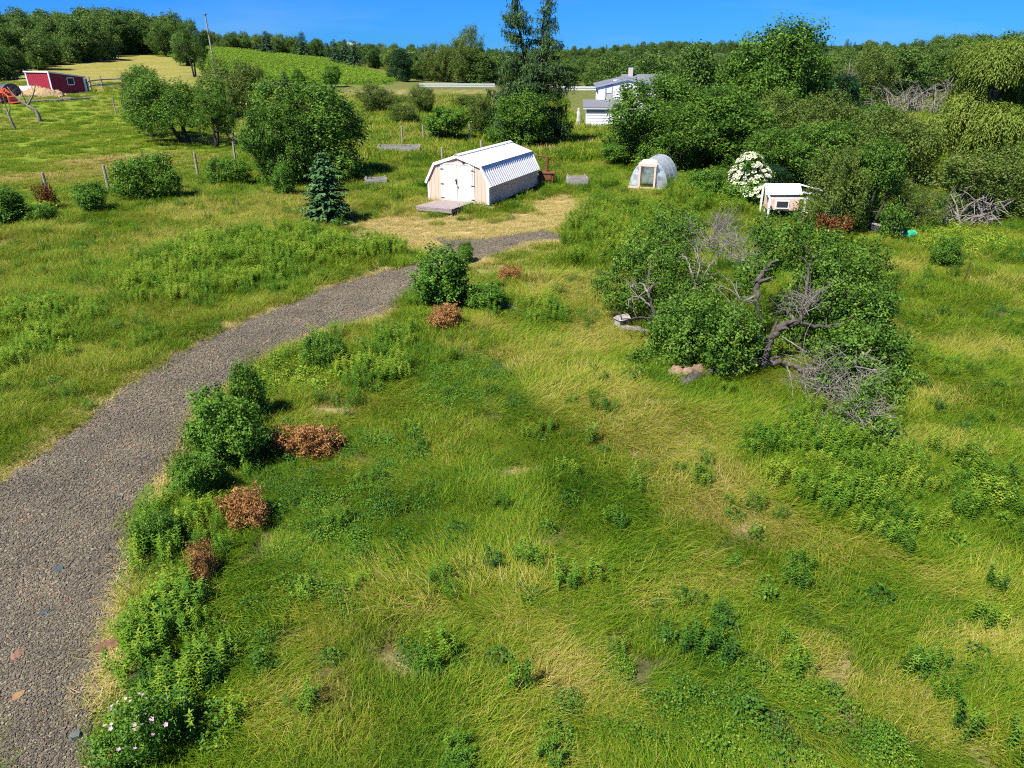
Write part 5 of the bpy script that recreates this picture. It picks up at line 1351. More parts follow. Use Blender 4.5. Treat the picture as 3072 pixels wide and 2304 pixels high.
def crate(name, label, cat, loc, rz, W_, D_, H_, boards, mat, group=None):
    t3 = thing(name, label, cat, loc, rz, group); bh = H_ / boards
    for k in range(boards):
        z0, z1 = k * bh + .012, (k + 1) * bh - .008
        for y in (-D_/2, D_/2 - .03): MB().box(-W_/2 + random.uniform(-.02,.02), W_/2, y, y + .03, z0, z1).build("board", mat, t3)
        for x in (-W_/2 + .002, W_/2 - .032): MB().box(x, x + .03, -D_/2 + .032, D_/2 - .032, z0, z1).build("end_board", mat, t3)
    for x in (-W_/2 + .08, W_/2 - .08):
        for y in (-D_/2 + .08, D_/2 - .08): MB().box(x - .04, x + .04, y - .04, y + .04, -.05, H_ + .06).build("corner_post", mat, t3)
    return t3
crate("planter_box", "small weathered planter box in the grass right of the shed", "planter", at(3.75, 42.0), R(5), 1.15, .8, .55, 3, GREYWOOD)
crate("compost_bin", "grey weathered board bin behind the broad dark tree", "bin", at(-8.6, 56.6), R(6), 3.2, 1.3, .62, 3, GREYWOOD)
crate("cold_frame", "low grey wooden frame in the shade right of the small spruce", "frame", at(-7.9, 42.3), R(12), 1.25, .8, .42, 2, GREYWOOD)
t2 = thing("low_wall", "low dark raised bed wall with pale top edge at the right", "wall", at(14.64, 30.67), math.atan2(28.89-30.67, 15.93-14.64))
MB().box(0, 2.25, 0, .10, -.1, .40).build("wall_panel", TARP, t2); MB().box(-.03, 2.28, -.03, .13, .402, .45).build("top_rail", GREYWOOD, t2)
MB().box(2.20, 2.28, -.06, -.005, -.05, .38).build("end_post", WHITE, t2)
t2 = thing("green_jug", "small green plastic jug lying in the right meadow", "jug", at(16.14, 28.58, .22), R(20))
GREENP = surface("green_plastic", [(0,(.03,.34,.16)),(1,(.06,.46,.24))], 3, .35, 0)
MB().tube([(-.22,0,.14),(-.20,0,.14),(.12,0,.14),(.2,0,.14)], [.10,.16,.16,.06], 10).build("jug_body", GREENP, t2); MB().tube([(.2,0,.14),(.26,0,.14)], [.05,.05], 8).build("cap", WHITE, t2)

# far buildings
def far_house(label, u, W_, D_, H_, RH, rm, wm):
    t2 = thing("far_house", label, "house", at(*u), R(10))
    MB().box(-W_/2, W_/2, -D_/2, D_/2, -1, H_).build("wall", wm, t2)
    MB().add([(-W_/2-.4,-D_/2-.4,H_-.05),(W_/2+.4,-D_/2-.4,H_-.05),(W_/2+.4,D_/2+.4,H_-.05),(-W_/2-.4,D_/2+.4,H_-.05),(-W_/2*.7,0,H_+RH),(W_/2*.7,0,H_+RH)], [(0,1,5,4),(1,2,5),(2,3,4,5),(3,0,4),(0,3,2,1)]).build("roof", rm, t2)
    for x in (-W_*.25, W_*.1): MB().box(x, x + 1.2, -D_/2 - .04, -D_/2 - .005, .8, H_ - .5).build("window", DARKGLASS, t2)
far_house("distant house with blue grey roof beyond the ridge spruces", (-67, 330), 7.0, 7, 3.6, 2.2, BLUEGREY, CONCRETE)
far_house("distant long white farm building beyond the road", (-56, 420), 11, 8, 2.6, 1.2, WHITE, WHITE)

# ------------------------------------------------------------------ trees and shrubs
NAMES = {'broad': ('leafy_tree','tree'), 'round': ('leafy_tree','tree'), 'scrub': ('scrub_tree','tree'), 'apple': ('apple_tree','tree'), 'spruce': ('spruce_tree','tree'), 'pine': ('conifer_tree','tree'), 'larch': ('larch_tree','tree'), 'willow': ('willow_tree','tree'), 'dark': ('leafy_tree','tree'), 'clear': ('leafy_tree','tree'), 'purple': ('purple_tree','tree'), 'shrub': ('leafy_shrub','shrub'), 'deadshrub': ('dead_shrub','shrub'), 'elder': ('elder_bush','shrub'), 'rose': ('rose_bush','shrub')}
MATS = {'clear': 'round', 'deadshrub': 'dead', 'elder': 'shrub', 'rose': 'shrub'}
def plant(kind, label, group, x, y, h, wd, i):
    pk = {'dark': 'broad', 'purple': 'round', 'clear': 'apple'}.get(kind, kind)
    W_, H_, cm, tm = PROTO[pk][i % len(PROTO[pk])]
    nm, cat = NAMES[kind]
    t3 = thing(nm, label, cat, at(x, y), 0, group)
    rz = 0 if kind == 'larch' else (i * 2.399) % 6.283
    s_ = (wd / W_, wd / W_, h / H_)
    for part, me in (("crown", cm), ("trunk", tm)):
        o = obj(part, me, t3); o.scale = s_; o.rotation_euler = (0, 0, rz)
        if part == "crown": o.material_slots[0].link = 'OBJECT'; o.material_slots[0].material = LEAF[MATS.get(kind, kind)]
    return t3, s_, rz
gold_protos = []
for k in range(4):
    g = np.random.default_rng(800 + k); v, f, tt = goldenrod(g, 6, .62, .21, .080, 34)
    gold_protos.append(mesh_np("goldenrod_plant", v, f, LEAF['shrub'], np.clip(tt + .36, 0, 1)))
for i, (kind, label, group, x, y, h, wd, tone) in enumerate(TREES):
    if kind == 'goldenrod':
        o = obj("goldenrod_plant", gold_protos[i % 4], None, at(x, y)); o.scale = (max(.9, wd / .40),) * 2 + (h / .62,); o.rotation_euler = (0, 0, i); tag(o, label, "plant")
        continue
    t3, s_, rz = plant(kind, label, group, x, y, h, wd, i)
    if kind == 'elder':
        g = np.random.default_rng(9); D = sphere_dirs(70, g); D = D[D[:, 2] > .15]
        v, f, tt = leaf_quads(np.stack([.075*np.sqrt(g.uniform(0,1,60))*np.cos(np.linspace(0,40,60)), .075*np.sqrt(g.uniform(0,1,60))*np.sin(np.linspace(0,40,60)), g.normal(0,.010,60)], -1), np.tile([0,0,1.], (60,1)) + g.normal(0,.35,(60,3)), .036, .034, g, g.uniform(0,1,60))
        hd = mesh_np("flower_head", v, f, LEAF['flower'], tt); cnt = 0
        lbn = np.array(ELDER_LOBES)
        for q in range(9000):
            if cnt >= 290: break
            lx, ly, lz, lr = lbn[g.integers(len(lbn))]; d = sphere_dirs(1, g)[0]
            if d[2] < -.1: continue
            p = np.array([lx, ly, lz]) + d * lr * 1.24
            if any(((p - l_[:3]) ** 2).sum() < (l_[3] * .80) ** 2 for l_ in lbn): continue
            wx = p[0] * math.cos(rz) - p[1] * math.sin(rz); wz = p[2]
            if wz < .8 or (wx < -.55 and wz < 1.4): continue
            o = obj("flower_head", hd, t3); c_, s2 = math.cos(rz), math.sin(rz)
            o.location = ((p[0]*c_ - p[1]*s2) * s_[0], (p[0]*s2 + p[1]*c_) * s_[1], p[2] * s_[2])
            nd = Vector((d[0]*c_ - d[1]*s2, d[0]*s2 + d[1]*c_, d[2] + .7)); o.rotation_euler = nd.to_track_quat('Z', 'Y').to_euler(); o.scale = (g.uniform(1.3, 2.0),) * 3; cnt += 1
    if kind == 'rose':
        g = np.random.default_rng(10); mb = MB()
        for k in range(5):
            a = 6.283 * k / 5; c_, s2 = math.cos(a), math.sin(a)
            mb.add([(0,0,0),(.016*c_-.012*s2,.016*s2+.012*c_,.006),(.030*c_,.030*s2,.012),(.016*c_+.012*s2,.016*s2-.012*c_,.006)], [(0,1,2,3)])
        fm = mb.mesh("flower", LEAF['petal']); at_ = fm.attributes.new("tint", 'FLOAT', 'POINT'); at_.data.foreach_set("value", np.full(len(fm.vertices), .5, np.float32))
        for k in range(26):
            a = g.uniform(0, 6.283); rr = .38 * math.sqrt(g.uniform()); o = obj("flower", fm, t3)
            o.location = (rr * math.cos(a), rr * math.sin(a), .86 - .55 * rr + g.uniform(-.02, .06)); o.rotation_euler = (g.normal(.3, .3), g.normal(0, .4), g.uniform(0, 6)); o.scale = (g.uniform(.6, 1.0),) * 3

# apple trees in front: a fallen one and a leaning one
def custom_tree(name, label, limbs, lobes, seed, density, wood):
    x0, y0, _ = limbs[0][2][0]; t3 = thing(name, label, "tree", at(x0, y0)); o = Vector(t3.location); g = np.random.default_rng(seed); random.seed(seed)
    sh = lambda p: tuple(Vector(p) - o)
    for k, (r0, r1, pts) in enumerate(limbs):
        mb = MB(); P = [sh(p) for p in pts]; limb(mb, P, r0 * .5, r1 * .5, 9 if r0 > .1 else 6, 7, r0 * .13)
        # side twigs
        cv = curve(P, 6)
        for _ in range(int(5 + 40 * max(0, .10 - r0))):
            q = cv[random.randrange(len(cv) // 3, len(cv))]; d = Vector((random.gauss(0, 1), random.gauss(0, 1), random.gauss(.1, .7))).normalized() * random.uniform(.25, .75)
            k1 = q + d * .5 + Vector((random.gauss(0, .05), random.gauss(0, .05), random.gauss(0, .05)))
            limb(mb, [q, k1, q + d], r1 * .5 + .006, .003, 4, 2)
            for __ in range(2):
                e = k1 + Vector((random.gauss(0, .16), random.gauss(0, .16), random.gauss(0, .14))); limb(mb, [k1, e], .005, .002, 3, 1)
        mb.build("trunk" if k == 0 else "limb", wood if r0 > .06 else DEADWOOD, t3, True)
    cx = np.array(lobes, float); cx[:, :3] -= np.array(o)
    v, f, tt = crown_leaves([tuple(q) for q in cx], 1.8, .070, g, amp=.42, void=.22, deep=.7)
    me = mesh_np("crown", v, f, LEAF['apple'], tt); obj("crown", me, t3); return t3, g
ft, g = custom_tree("apple_tree", "fallen old apple tree with bare twisted limbs in the right meadow", FALLEN_LIMBS, FALLEN_LOBES, 31, 0, BARK)
lt, g = custom_tree("apple_tree", "leaning half dead apple tree left of the fallen one", LEANING_LIMBS, LEANING_LOBES, 32, 0, BARK)

def twig_ball(mb, c, r_, n, g, rt=.012, up=.4, depth=2):
    for _ in range(n):
        d = Vector(sphere_dirs(1, g)[0]); d.z = abs(d.z) * .6 + up * g.uniform(0, 1); d = d.normalized() * r_ * g.uniform(.6, 1.15)
        s_ = Vector(c) + Vector(g.normal(0, .18 * r_, 3)); k = s_ + d * .5 + Vector(g.normal(0, .10 * r_, 3)); e = s_ + d
        limb(mb, [s_, k, e], rt, rt * .3, 4, 3)
        for __ in range(depth * 2):
            q = s_.lerp(e, g.uniform(.35, .95)); e2 = q + d * .3 + Vector(g.normal(0, .28 * r_, 3)); limb(mb, [q, q.lerp(e2, .5) + Vector(g.normal(0, .03 * r_, 3)), e2], rt * .5, rt * .2, 3, 1)
g = np.random.default_rng(41); o = Vector(lt.location)
mb = MB()
for (x, y, z, r_) in TWIG_SPOTS: twig_ball(mb, Vector((x, y, z)) - o, r_, 30, g, .010)
mb.build("dead_twigs", DEADWOOD, lt)
o = Vector(ft.location); mb = MB()
for (x, y, z, r_) in [(7.0,14.6,.35,.75),(7.35,13.9,.3,.8),(7.2,13.1,.25,.7),(6.75,14.0,.3,.6),(7.5,14.6,.5,.7),(7.1,12.5,.2,.5),(7.0,16.3,1.35,.6),(7.5,16.9,1.4,.6)]: twig_ball(mb, Vector((x, y, z)) - o, r_, 22, g, .011, -.1)
mb.build("dead_twigs", DEADWOOD, ft)
# rotten stump end, cut log, weathered block by the leaning tree
mound("root_mound", "tan rotten root mass at the left end of the fallen tree", "stump", at(4.15, 15.3), .55, .32, .34, ROTTEN, 5, 22)
mb = MB(); limb(mb, [at(3.0,18.3,.10), at(3.35,18.15,.16), at(3.75,17.95,.14)], .10, .07, 8, 4, .01); tag(mb.build("log", DEADWOOD), "short bleached log beside the leaning apple tree", "log")
t2 = thing("bird_box", "small weathered grey box lying by the bleached log", "box", at(3.05, 18.6, .05), R(30))
MB().box(-.16,.16,-.12,.12,0,.26).build("box_body", GREYWOOD, t2); MB().add([(-.2,-.16,.262),(.2,-.16,.262),(.2,.16,.262),(-.2,.16,.262),(-.2,0,.38),(.2,0,.38)],[(0,1,5,4),(1,2,5),(2,3,4,5),(3,0,4),(0,3,2,1)]).build("box_roof", GREYWOOD, t2); MB().box(-.05,.05,-.125,-.121,.12,.2).build("entrance_hole", BLACK, t2)
mb = MB(); limb(mb, [at(-.34,20.45,.06), at(0.05,20.2,.10), at(.35,20.0,.05)], .07, .04, 7, 4, .02); tag(mb.build("log", DEADWOOD), "short grey branch lying right of the shrub by the bend", "log")

# bare and dead wood
def bare_tree(name, label, x, y, h, forks, r_, wood=DEADWOOD):
    t3 = thing(name, label, "tree", at(x, y)); mb = MB(); limb(mb, [(0,0,-.15), (-.06*h,0,h*.3), (forks[0][0]*.3-.06*h, 0, h*.5)], r_, r_*.75, 8, 4, .01); mb.build("trunk", wood, t3, True)
    for fx, fz in forks:
        mb = MB(); s_ = Vector((forks[0][0]*.3-.06*h, 0, h*.48)); e = Vector((fx, random.uniform(-.3,.3), fz)); k = s_.lerp(e, .5) + Vector((0,0,-.08*h))
        limb(mb, [s_, k, e], r_*.6, r_*.15, 6, 4, .015)
        for _ in range(5):
            q = s_.lerp(e, random.uniform(.5, 1)); limb(mb, [q, q + Vector((random.gauss(0,.3), random.gauss(0,.3), random.uniform(.1,.6)))], .02, .006, 4, 1)
        mb.build("branch", wood, t3, True)
random.seed(8)
bare_tree("bare_tree", "bare dead fruit tree leftmost in the pasture below the tractor", -47.3, 71.5, 2.9, [(-.35,2.9),(-.9,2.2),(.3,2.6)], .13)
bare_tree("bare_tree", "bare forked dead fruit tree in the pasture below the red barn", -48.8, 78.1, 3.2, [(-2.6,3.3),(.5,3.6),(-1.1,2.9)], .19)
g = np.random.default_rng(51)
def brush(name, label, x, y, rx, h, n, rt, wood):
    t3 = thing(name, label, "brush", at(x, y)); mb = MB()
    for _ in range(n):
        a = g.uniform(0, 6.283); s_ = Vector((rx * .5 * g.normal(), .4 * rx * g.normal(), 0)); d = Vector((math.cos(a) * rx * g.uniform(.3,.9), math.sin(a) * rx * .6, h * g.uniform(.3, 1)))
        k = s_ + d * .5 + Vector((0, 0, h * .18)); e = s_ + d; limb(mb, [s_, k, e], rt, rt * .3, 5, 3, .02)
        for __ in range(6):
            q = s_.lerp(e, g.uniform(.3, 1)) + Vector((0, 0, .1 * h)); e2 = q + Vector(g.normal(0, .24 * h, 3)); e2.z = max(e2.z, .05); limb(mb, [q, q.lerp(e2, .5) + Vector(g.normal(0, .03 * h, 3)), e2], rt * .45, rt * .15, 3, 2)
    mb.build("branches", wood, t3)
brush("dead_brush", "tangle of bleached dead branches under the willow at the right", 20.6, 32.2, 2.0, 1.5, 34, .05, DEADWOOD)
brush("dead_brush", "grey leafless thicket between the hedgerow and the willow", 47.5, 90.5, 4.2, 3.8, 60, .07, DEADWOOD)
brush("dead_brush", "pile of grey pruned branches beside the pasture apple trees", -22.2, 63.5, 1.8, 1.3, 36, .045, DEADWOOD)
t3 = thing("dead_tree", "white dead snag poking up behind the tallest hedgerow tree", "tree", at(36.5, 84)); mb = MB(); limb(mb, [(0,0,-.2),(.05,0,3),(-.1,0,6.3)], .16, .03, 7, 4, .03); mb.build("trunk", DEADWOOD, t3)
mb = MB(); twig_ball(mb, (0,0,4.2), 1.0, 16, g, .03, .9); mb.build("branches", DEADWOOD, t3)
t3 = thing("garden_statue", "pale worn stone figure on a plinth with grass tuft, left of the white house", "statue", at(7.05, 80.2))
MB().box(-.35,.35,-.35,.35,-.1,.35).build("plinth", CONCRETE, t3); n_ = 12
MB().tube([(0,0,.35),(0,0,.7),(.02,0,1.1),(0,0,1.5),(0,0,1.62),(0,0,1.78),(0,0,1.92)], [.26,.23,.17,.22,.10,.14,.05], n_).build("figure", CONCRETE, t3, True)

# dock: rusty seed stalks over yellowing leaves
def dock(label, x, y, n, h, spread, seed):
    g = np.random.default_rng(seed); t3 = thing("dock_plant", label, "plant", at(x, y)); P = []; T_ = []; mb = MB()
    for _ in range(n):
        a = g.uniform(0, 6.283); q = spread * math.sqrt(g.uniform()); hh = h * g.uniform(.7, 1.1); b_ = np.array([q*math.cos(a), q*math.sin(a), 0]); e = b_ + [g.normal(0,.12), g.normal(0,.12), hh]
        limb(mb, [tuple(b_), tuple((b_+e)/2), tuple(e)], .012, .006, 4, 2); s_ = g.uniform(.4, 1.0, 70); P.append(b_ + (e - b_) * s_[:, None] + g.normal(0, .045, (70, 3))); T_.append(np.clip(g.normal(.5, .25, 70), 0, 1))
    P = np.concatenate(P); v, f, tt = leaf_quads(P, g.normal(size=P.shape), .07, .045, g, np.concatenate(T_)); obj("seed_stalks", mesh_np("seed_stalks", v, f, LEAF['dock'], tt), t3); mb.build("stems", LEAF['dock'], t3)
    m_ = 60; a = g.uniform(0, 6.283, m_); q = spread * 1.5 * np.sqrt(g.uniform(0, 1, m_)); P = np.stack([q*np.cos(a), q*np.sin(a) - spread * .5, g.uniform(.15,.5,m_)], -1)
    v, f, tt = leaf_quads(P, np.tile([0,0,1.],(m_,1)) + g.normal(0,.4,(m_,3)), .34, .17, g, g.uniform(0,1,m_)); obj("leaves", mesh_np("leaves", v, f, LEAF['lime'], tt), t3)
dock("rust brown dock stalks over yellow leaves below the coop", 13.0, 28.6, 34, 1.05, .55, 61)
dock("rust brown dock stalks at the foot of the leftmost fence post", -22.6, 35.0, 22, 1.25, .4, 62)
dock("small orange dock stalk by the fence left of the broad dark tree", -17.6, 43.4, 8, 1.1, .18, 63)
# flat stones on the drive
STONES = [(-5.18,6.84,.36,.20,"large red brown flat stone at the right edge of the drive",(.17,.075,.055)),(-6.71,8.36,.20,.15,"dark bluish flat stone in the drive, the farther one",(.055,.07,.075)),(-6.38,7.46,.15,.12,"dark bluish flat stone in the drive, the nearer one",(.06,.072,.078)),(-4.88,5.52,.13,.13,"grey green square stone low in the drive",(.11,.125,.11)),(-6.26,6.7,.24,.16,"reddish stone low on the left side of the drive",(.24,.12,.075)),(-5.86,6.07,.17,.13,"ochre stone in the bottom left of the drive",(.28,.16,.07))]
for k, (x, y, a, b_, lb, cc) in enumerate(STONES):
    g = np.random.default_rng(900 + k); n_ = 9; pts = [(a * .5 * math.cos(6.283*i/n_) * g.uniform(.75,1.15), b_ * .5 * math.sin(6.283*i/n_) * g.uniform(.75,1.15)) for i in range(n_)]
    V = [(p, q, 0) for p, q in pts] + [(p*.9, q*.9, .035 + g.normal(0,.005)) for p, q in pts]; F_ = [tuple(range(n_, 2*n_))] + [(i, (i+1) % n_, (i+1) % n_ + n_, i + n_) for i in range(n_)]
    sm = surface("stone_%d" % k, [(.3, tuple(c*.75 for c in cc)), (.7, tuple(c*1.2 for c in cc))], 14, .9, .5)
    o = MB().add(V, F_).build("flat_stone", sm, None, False, at(x, y, .06)); o.rotation_euler = (0, 0, g.uniform(0, 6)); tag(o, lb, "stone")

# ------------------------------------------------------------------ ground cover (uncountable)
def tufts(specs, base):
    out_ = []
    for k, sp_ in enumerate(specs):
        v, f, tt = grass_tuft(np.random.default_rng(base + k), *sp_); out_.append(mesh_np("grass_tuft", v, f, GRASS, tt))
    return out_
UPR = [(240, .32, .36, 78, 80, 1.6, .0078)] * 5
LAID = [(240, .42, .38, 46, 72, .50, .0078)] * 5
SHORT = [(170, .17, .36, 70, 60, 2.0, .010)] * 3
FARU = [(150, .42, .60, 78, 70, 1.8, .024)] * 3
VAR = tufts(UPR + LAID + SHORT + FARU, 1000)      # 0-4 upright, 5-9 laid over, 10-12 short, 13-15 coarse

BLOCK = [(-2.69, 36.12, 1), ]
def clear_of_buildings(x, y):
    c, s_ = .915, -.403; dx, dy = x + 2.69, y - 36.12; lx = dx * c + dy * s_; ly = -dx * s_ + dy * c
    shed = (np.abs(lx) < 1.72) & (ly > -.05) & (ly < 6.4); ramp = (np.abs(lx + .1) < .98) & (ly > -2.3) & (ly < 0)
    house = (x > 7.3) & (x < 20) & (y > 77.5); barn = np.hypot(x + 62.4, y - 105.6) < 3.4
    coop = (np.abs(x - 11.95) < .6) & (np.abs(y - 33.1) < .5); gh = (np.abs(x - 7.9) < .9) & (y > 39.9) & (y < 42.5)
    return ~(shed | ramp | house | barn | coop | gh)
def on_gravel(x, y):
    wob = .14 * waves(x, y, 21, .8); return in_poly(x + wob, y - wob, DRIVE_POLY) | in_poly(x + wob, y + wob, SPUR_POLY)

g = np.random.default_rng(2024)
def sample(y0, y1, dens, k=.80, m_=5.0):
    A_ = (y1 - y0) * (k * (y0 + y1) + 2 * m_); n = int(A_ * dens)
    y = g.uniform(y0, y1, n * 2); x = g.uniform(-1, 1, n * 2) * (k * y1 + m_); ok = np.abs(x) < k * y + m_
    return x[ok], y[ok]
XS, YS, SZ = [], [], []
for a, b2, dn, sz in ((2.2,8,11.5,.82),(8,14,10,.9),(14,22,7.2,1.0),(22,34,4.8,1.12),(34,50,3.2,1.25),(50,75,1.5,1.5),(75,125,.5,1.9)):
    x, y = sample(a, b2, dn); XS.append(x); YS.append(y); SZ.append(np.full(len(x), sz))
x, y, sz = map(np.concatenate, (XS, YS, SZ))
ok = ~on_gravel(x, y) & clear_of_buildings(x, y); x, y, sz = x[ok], y[ok], sz[ok]
PW = {k: patch_weight(k, x, y) for k in ('hay','straw','bright','gold','clover','lime','dark','bare','brown','yellow','green','mown')}
tint = .40 + .13 * waves(x, y, 31, 4.0) + .10 * waves(x, y, 32, 1.3) + .05 * g.normal(size=len(x))
def blend(k, v, s_=1.0):
    global tint
    tint = tint * (1 - PW[k] * s_) + v * PW[k] * s_
blend('yellow', .56, .7); blend('green', .36, .7); blend('straw', .72, .75); blend('brown', .66, .7); blend('bright', .36, .9); blend('dark', .24, .85); blend('clover', .32, .8); blend('lime', .50, .7); blend('gold', .33, .7); blend('bare', .92, .9); blend('mown', .50, .8); blend('hay', .96, .95)
hgt = 1 + .22 * waves(x, y, 33, 3.0); hgt *= 1 - .72 * PW['hay']; hgt *= 1 - .6 * PW['bare']; hgt *= 1 - .5 * PW['mown']; hgt *= 1 + .35 * PW['bright']; hgt *= 1 - .25 * PW['clover']
pas = in_poly(x, y, PASTURE); hgt[pas] *= .55
tint[pas] = .40 + .12 * waves(x, y, 34, 7)[pas] + .05 * g.normal(size=pas.sum())
br = np.clip(1.2 - np.hypot((x + 27) / 6, (y - 50) / 7), 0, 1) + np.clip(.8 * waves(x, y, 8, 14) - .35, 0, .7); tint[pas] = (tint + .28 * br)[pas]
rg = (y > 55) & ~pas; tint[rg] += .08 + .10 * waves(x, y, 35, 6)[rg]
flow = -.45 + 1.1 * waves(x, y, 36, 6.0) + .5 * waves(x, y, 37, 1.8) + np.pi * (waves(x, y, 38, 9) > .35)
laid = g.uniform(size=len(x)) < np.clip(.68 + .5 * waves(x, y, 39, 3.5) + .25 * (x > 0) * (y < 20) - .8 * PW['bright'] - .3 * (x < -4) * (y > 12), .05, .95)
var = np.where(laid, g.integers(5, 10, len(x)), g.integers(0, 5, len(x))); shortm = (PW['hay'] > .5) | (PW['mown'] > .4) | (PW['bare'] > .6) | (pas & (g.uniform(size=len(x)) < .6)); var = np.where(shortm, g.integers(10, 13, len(x)), var)
far = y > 52; var = np.where(far & ~pas, g.integers(13, 16, len(x)), var)
hgt = np.where(shortm, hgt * 1.6, hgt)
rot = np.stack([np.zeros(len(x)), np.zeros(len(x)), np.where(laid, flow + .30 * g.normal(size=len(x)), g.uniform(0, 6.283, len(x)))], -1)
keep = g.uniform(size=len(x)) > .55 * PW['bare'] + .25 * PW['clover'] * 1.0; keep &= ~((y > 125))
pts = np.stack([x, y, terrain(x, y)], -1)
scatter("meadow_grass", pts[keep], rot[keep], (sz * np.clip(hgt, .3, 1.7) * g.uniform(.8, 1.2, len(x)))[keep], var[keep], np.clip(tint, .02, .98)[keep], VAR, "long wind laid meadow grass, green to straw yellow", "grass")

# dry straw fringe along the drive and the hay raked round the shed
edge = []
for a, b2, c, d in DRIVE: edge.append((a, b2)); 
for a, b2, c, d in DRIVE: edge.append((c, d))
ex, ey = [], []
for line in ([(a, b2) for a, b2, _, _ in DRIVE], [(c, d) for _, _, c, d in DRIVE], [(a, b2) for a, b2, _, _ in GRAVEL_SPUR], [(c, d) for _, _, c, d in GRAVEL_SPUR]):
    cv = curve([(a, b2, 0) for a, b2 in line], 30)
    for p in cv:
        for _ in range(3):
            ex.append(p.x + g.normal(0, .16)); ey.append(p.y + g.normal(0, .16))
ex, ey = np.array(ex), np.array(ey); n = len(ex); kp = g.uniform(size=n) < np.clip(.45 + .6 * waves(ex, ey, 40, 2.0), .05, 1); ex, ey = ex[kp], ey[kp]; n = len(ex)
hx, hy = sample(28, 44, 13, .2, 6); hk = (patch_weight('hay', hx, hy) > g.uniform(0, 1, len(hx))) & clear_of_buildings(hx, hy) & ~on_gravel(hx, hy); hx, hy = hx[hk], hy[hk]
ax_, ay_ = np.concatenate([ex, hx]), np.concatenate([ey, hy]); n = len(ax_)
scatter("dry_straw", np.stack([ax_, ay_, terrain(ax_, ay_) + .03], -1), np.stack([np.zeros(n), np.zeros(n), g.uniform(0, 6.283, n)], -1), g.uniform(.6, 1.2, n), g.integers(0, 3, n), np.clip(g.normal(.88, .07, n), .5, 1), tufts([(60, .24, .22, 20, 22, 3, .008)] * 3, 1200), "pale dry straw along the drive edges and round the shed", "straw")

# goldenrod and other leafy weeds in drifts
GV = []
for k in range(6):
    v, f, tt = goldenrod(np.random.default_rng(1300 + k), 12, .60, .26, .078, 40); GV.append(mesh_np("weed_stems", v, f, HERB, tt))
def clover(g, n, r_, h, leaf):
    a = g.uniform(0, 6.283, n); q = r_ * np.sqrt(g.uniform(0, 1, n)); P = np.stack([q*np.cos(a), q*np.sin(a), h * (1 - .6*(q/r_)**2) * g.uniform(.35, 1, n)], -1)
    return leaf_quads(P, np.tile([0,0,1.], (n,1)) + g.normal(0, .55, (n,3)), leaf * g.uniform(.7,1.3,n), leaf * .55, g, np.clip(g.normal(0, .25, n), -.7, .7))
for k in range(4):
    v, f, tt = clover(np.random.default_rng(1400 + k), 230, .24, .26, .036); GV.append(mesh_np("herb_mound", v, f, HERB, tt))
for k in range(3):
    v, f, tt = clover(np.random.default_rng(1410 + k), 110, .22, .36, .065); GV.append(mesh_np("broad_herb", v, f, HERB, tt))
PX, PY, PV, PT_, PS = [], [], [], [], []
def drift(kind, dens, lo, hi, tmean, smin, smax, y1=60, base=0.0):
    for a, b2, fct in ((2.5, 12, 1.0), (12, 24, .8), (24, 42, .5), (42, 60, .3)):
        x_, y_ = sample(a, b2, dens * fct); w_ = patch_weight(kind, x_, y_) if kind else np.full(len(x_), base)
        if kind is None: w_ = w_ * (waves(x_, y_, 50 + lo, 2.2) > .25)
        k_ = (g.uniform(size=len(x_)) < w_) & ~on_gravel(x_, y_) & (patch_weight('mown', x_, y_) < .3) & (patch_weight('hay', x_, y_) < .5 + .5 * (g.uniform(size=len(x_)) < .12)) & clear_of_buildings(x_, y_) & ~in_poly(x_, y_, PASTURE); x_, y_ = x_[k_], y_[k_]; m_ = len(x_)
        PX.append(x_); PY.append(y_); PV.append(g.integers(lo, hi, m_)); PT_.append(np.clip(tmean + .10 * waves(x_, y_, 60, 1.6) + .05 * g.normal(size=m_), .02, .98)); PS.append(g.uniform(smin, smax, m_) * (1.0 if b2 <= 24 else 1.3))
drift('gold', 9, 0, 6, .72, .5, .95); drift('gold', 5, 6, 13, .62, .7, 1.1); drift('bright', 5, 0, 6, .78, .7, 1.1); drift('clover', 11, 6, 10, .64, .7, 1.05); drift('lime', 16, 6, 13, .90, .7, 1.1)
drift('dark', 6, 6, 10, .46, .8, 1.2); drift(None, 3.0, 0, 6, .60, .45, .8, base=.35); drift(None, 5.0, 6, 13, .45, .6, 1.0, base=.4); drift('green', 1.5, 0, 13, .5, .5, .8)
px_, py_ = np.concatenate(PX), np.concatenate(PY); n = len(px_)
scatter("meadow_weeds", np.stack([px_, py_, terrain(px_, py_) - .01], -1), np.stack([g.normal(0,.08,n), g.normal(0,.08,n), g.uniform(0,6.283,n)], -1), np.concatenate(PS), np.concatenate(PV), np.concatenate(PT_), GV, "drifts of goldenrod, clover and leafy weeds through the meadow", "weeds")

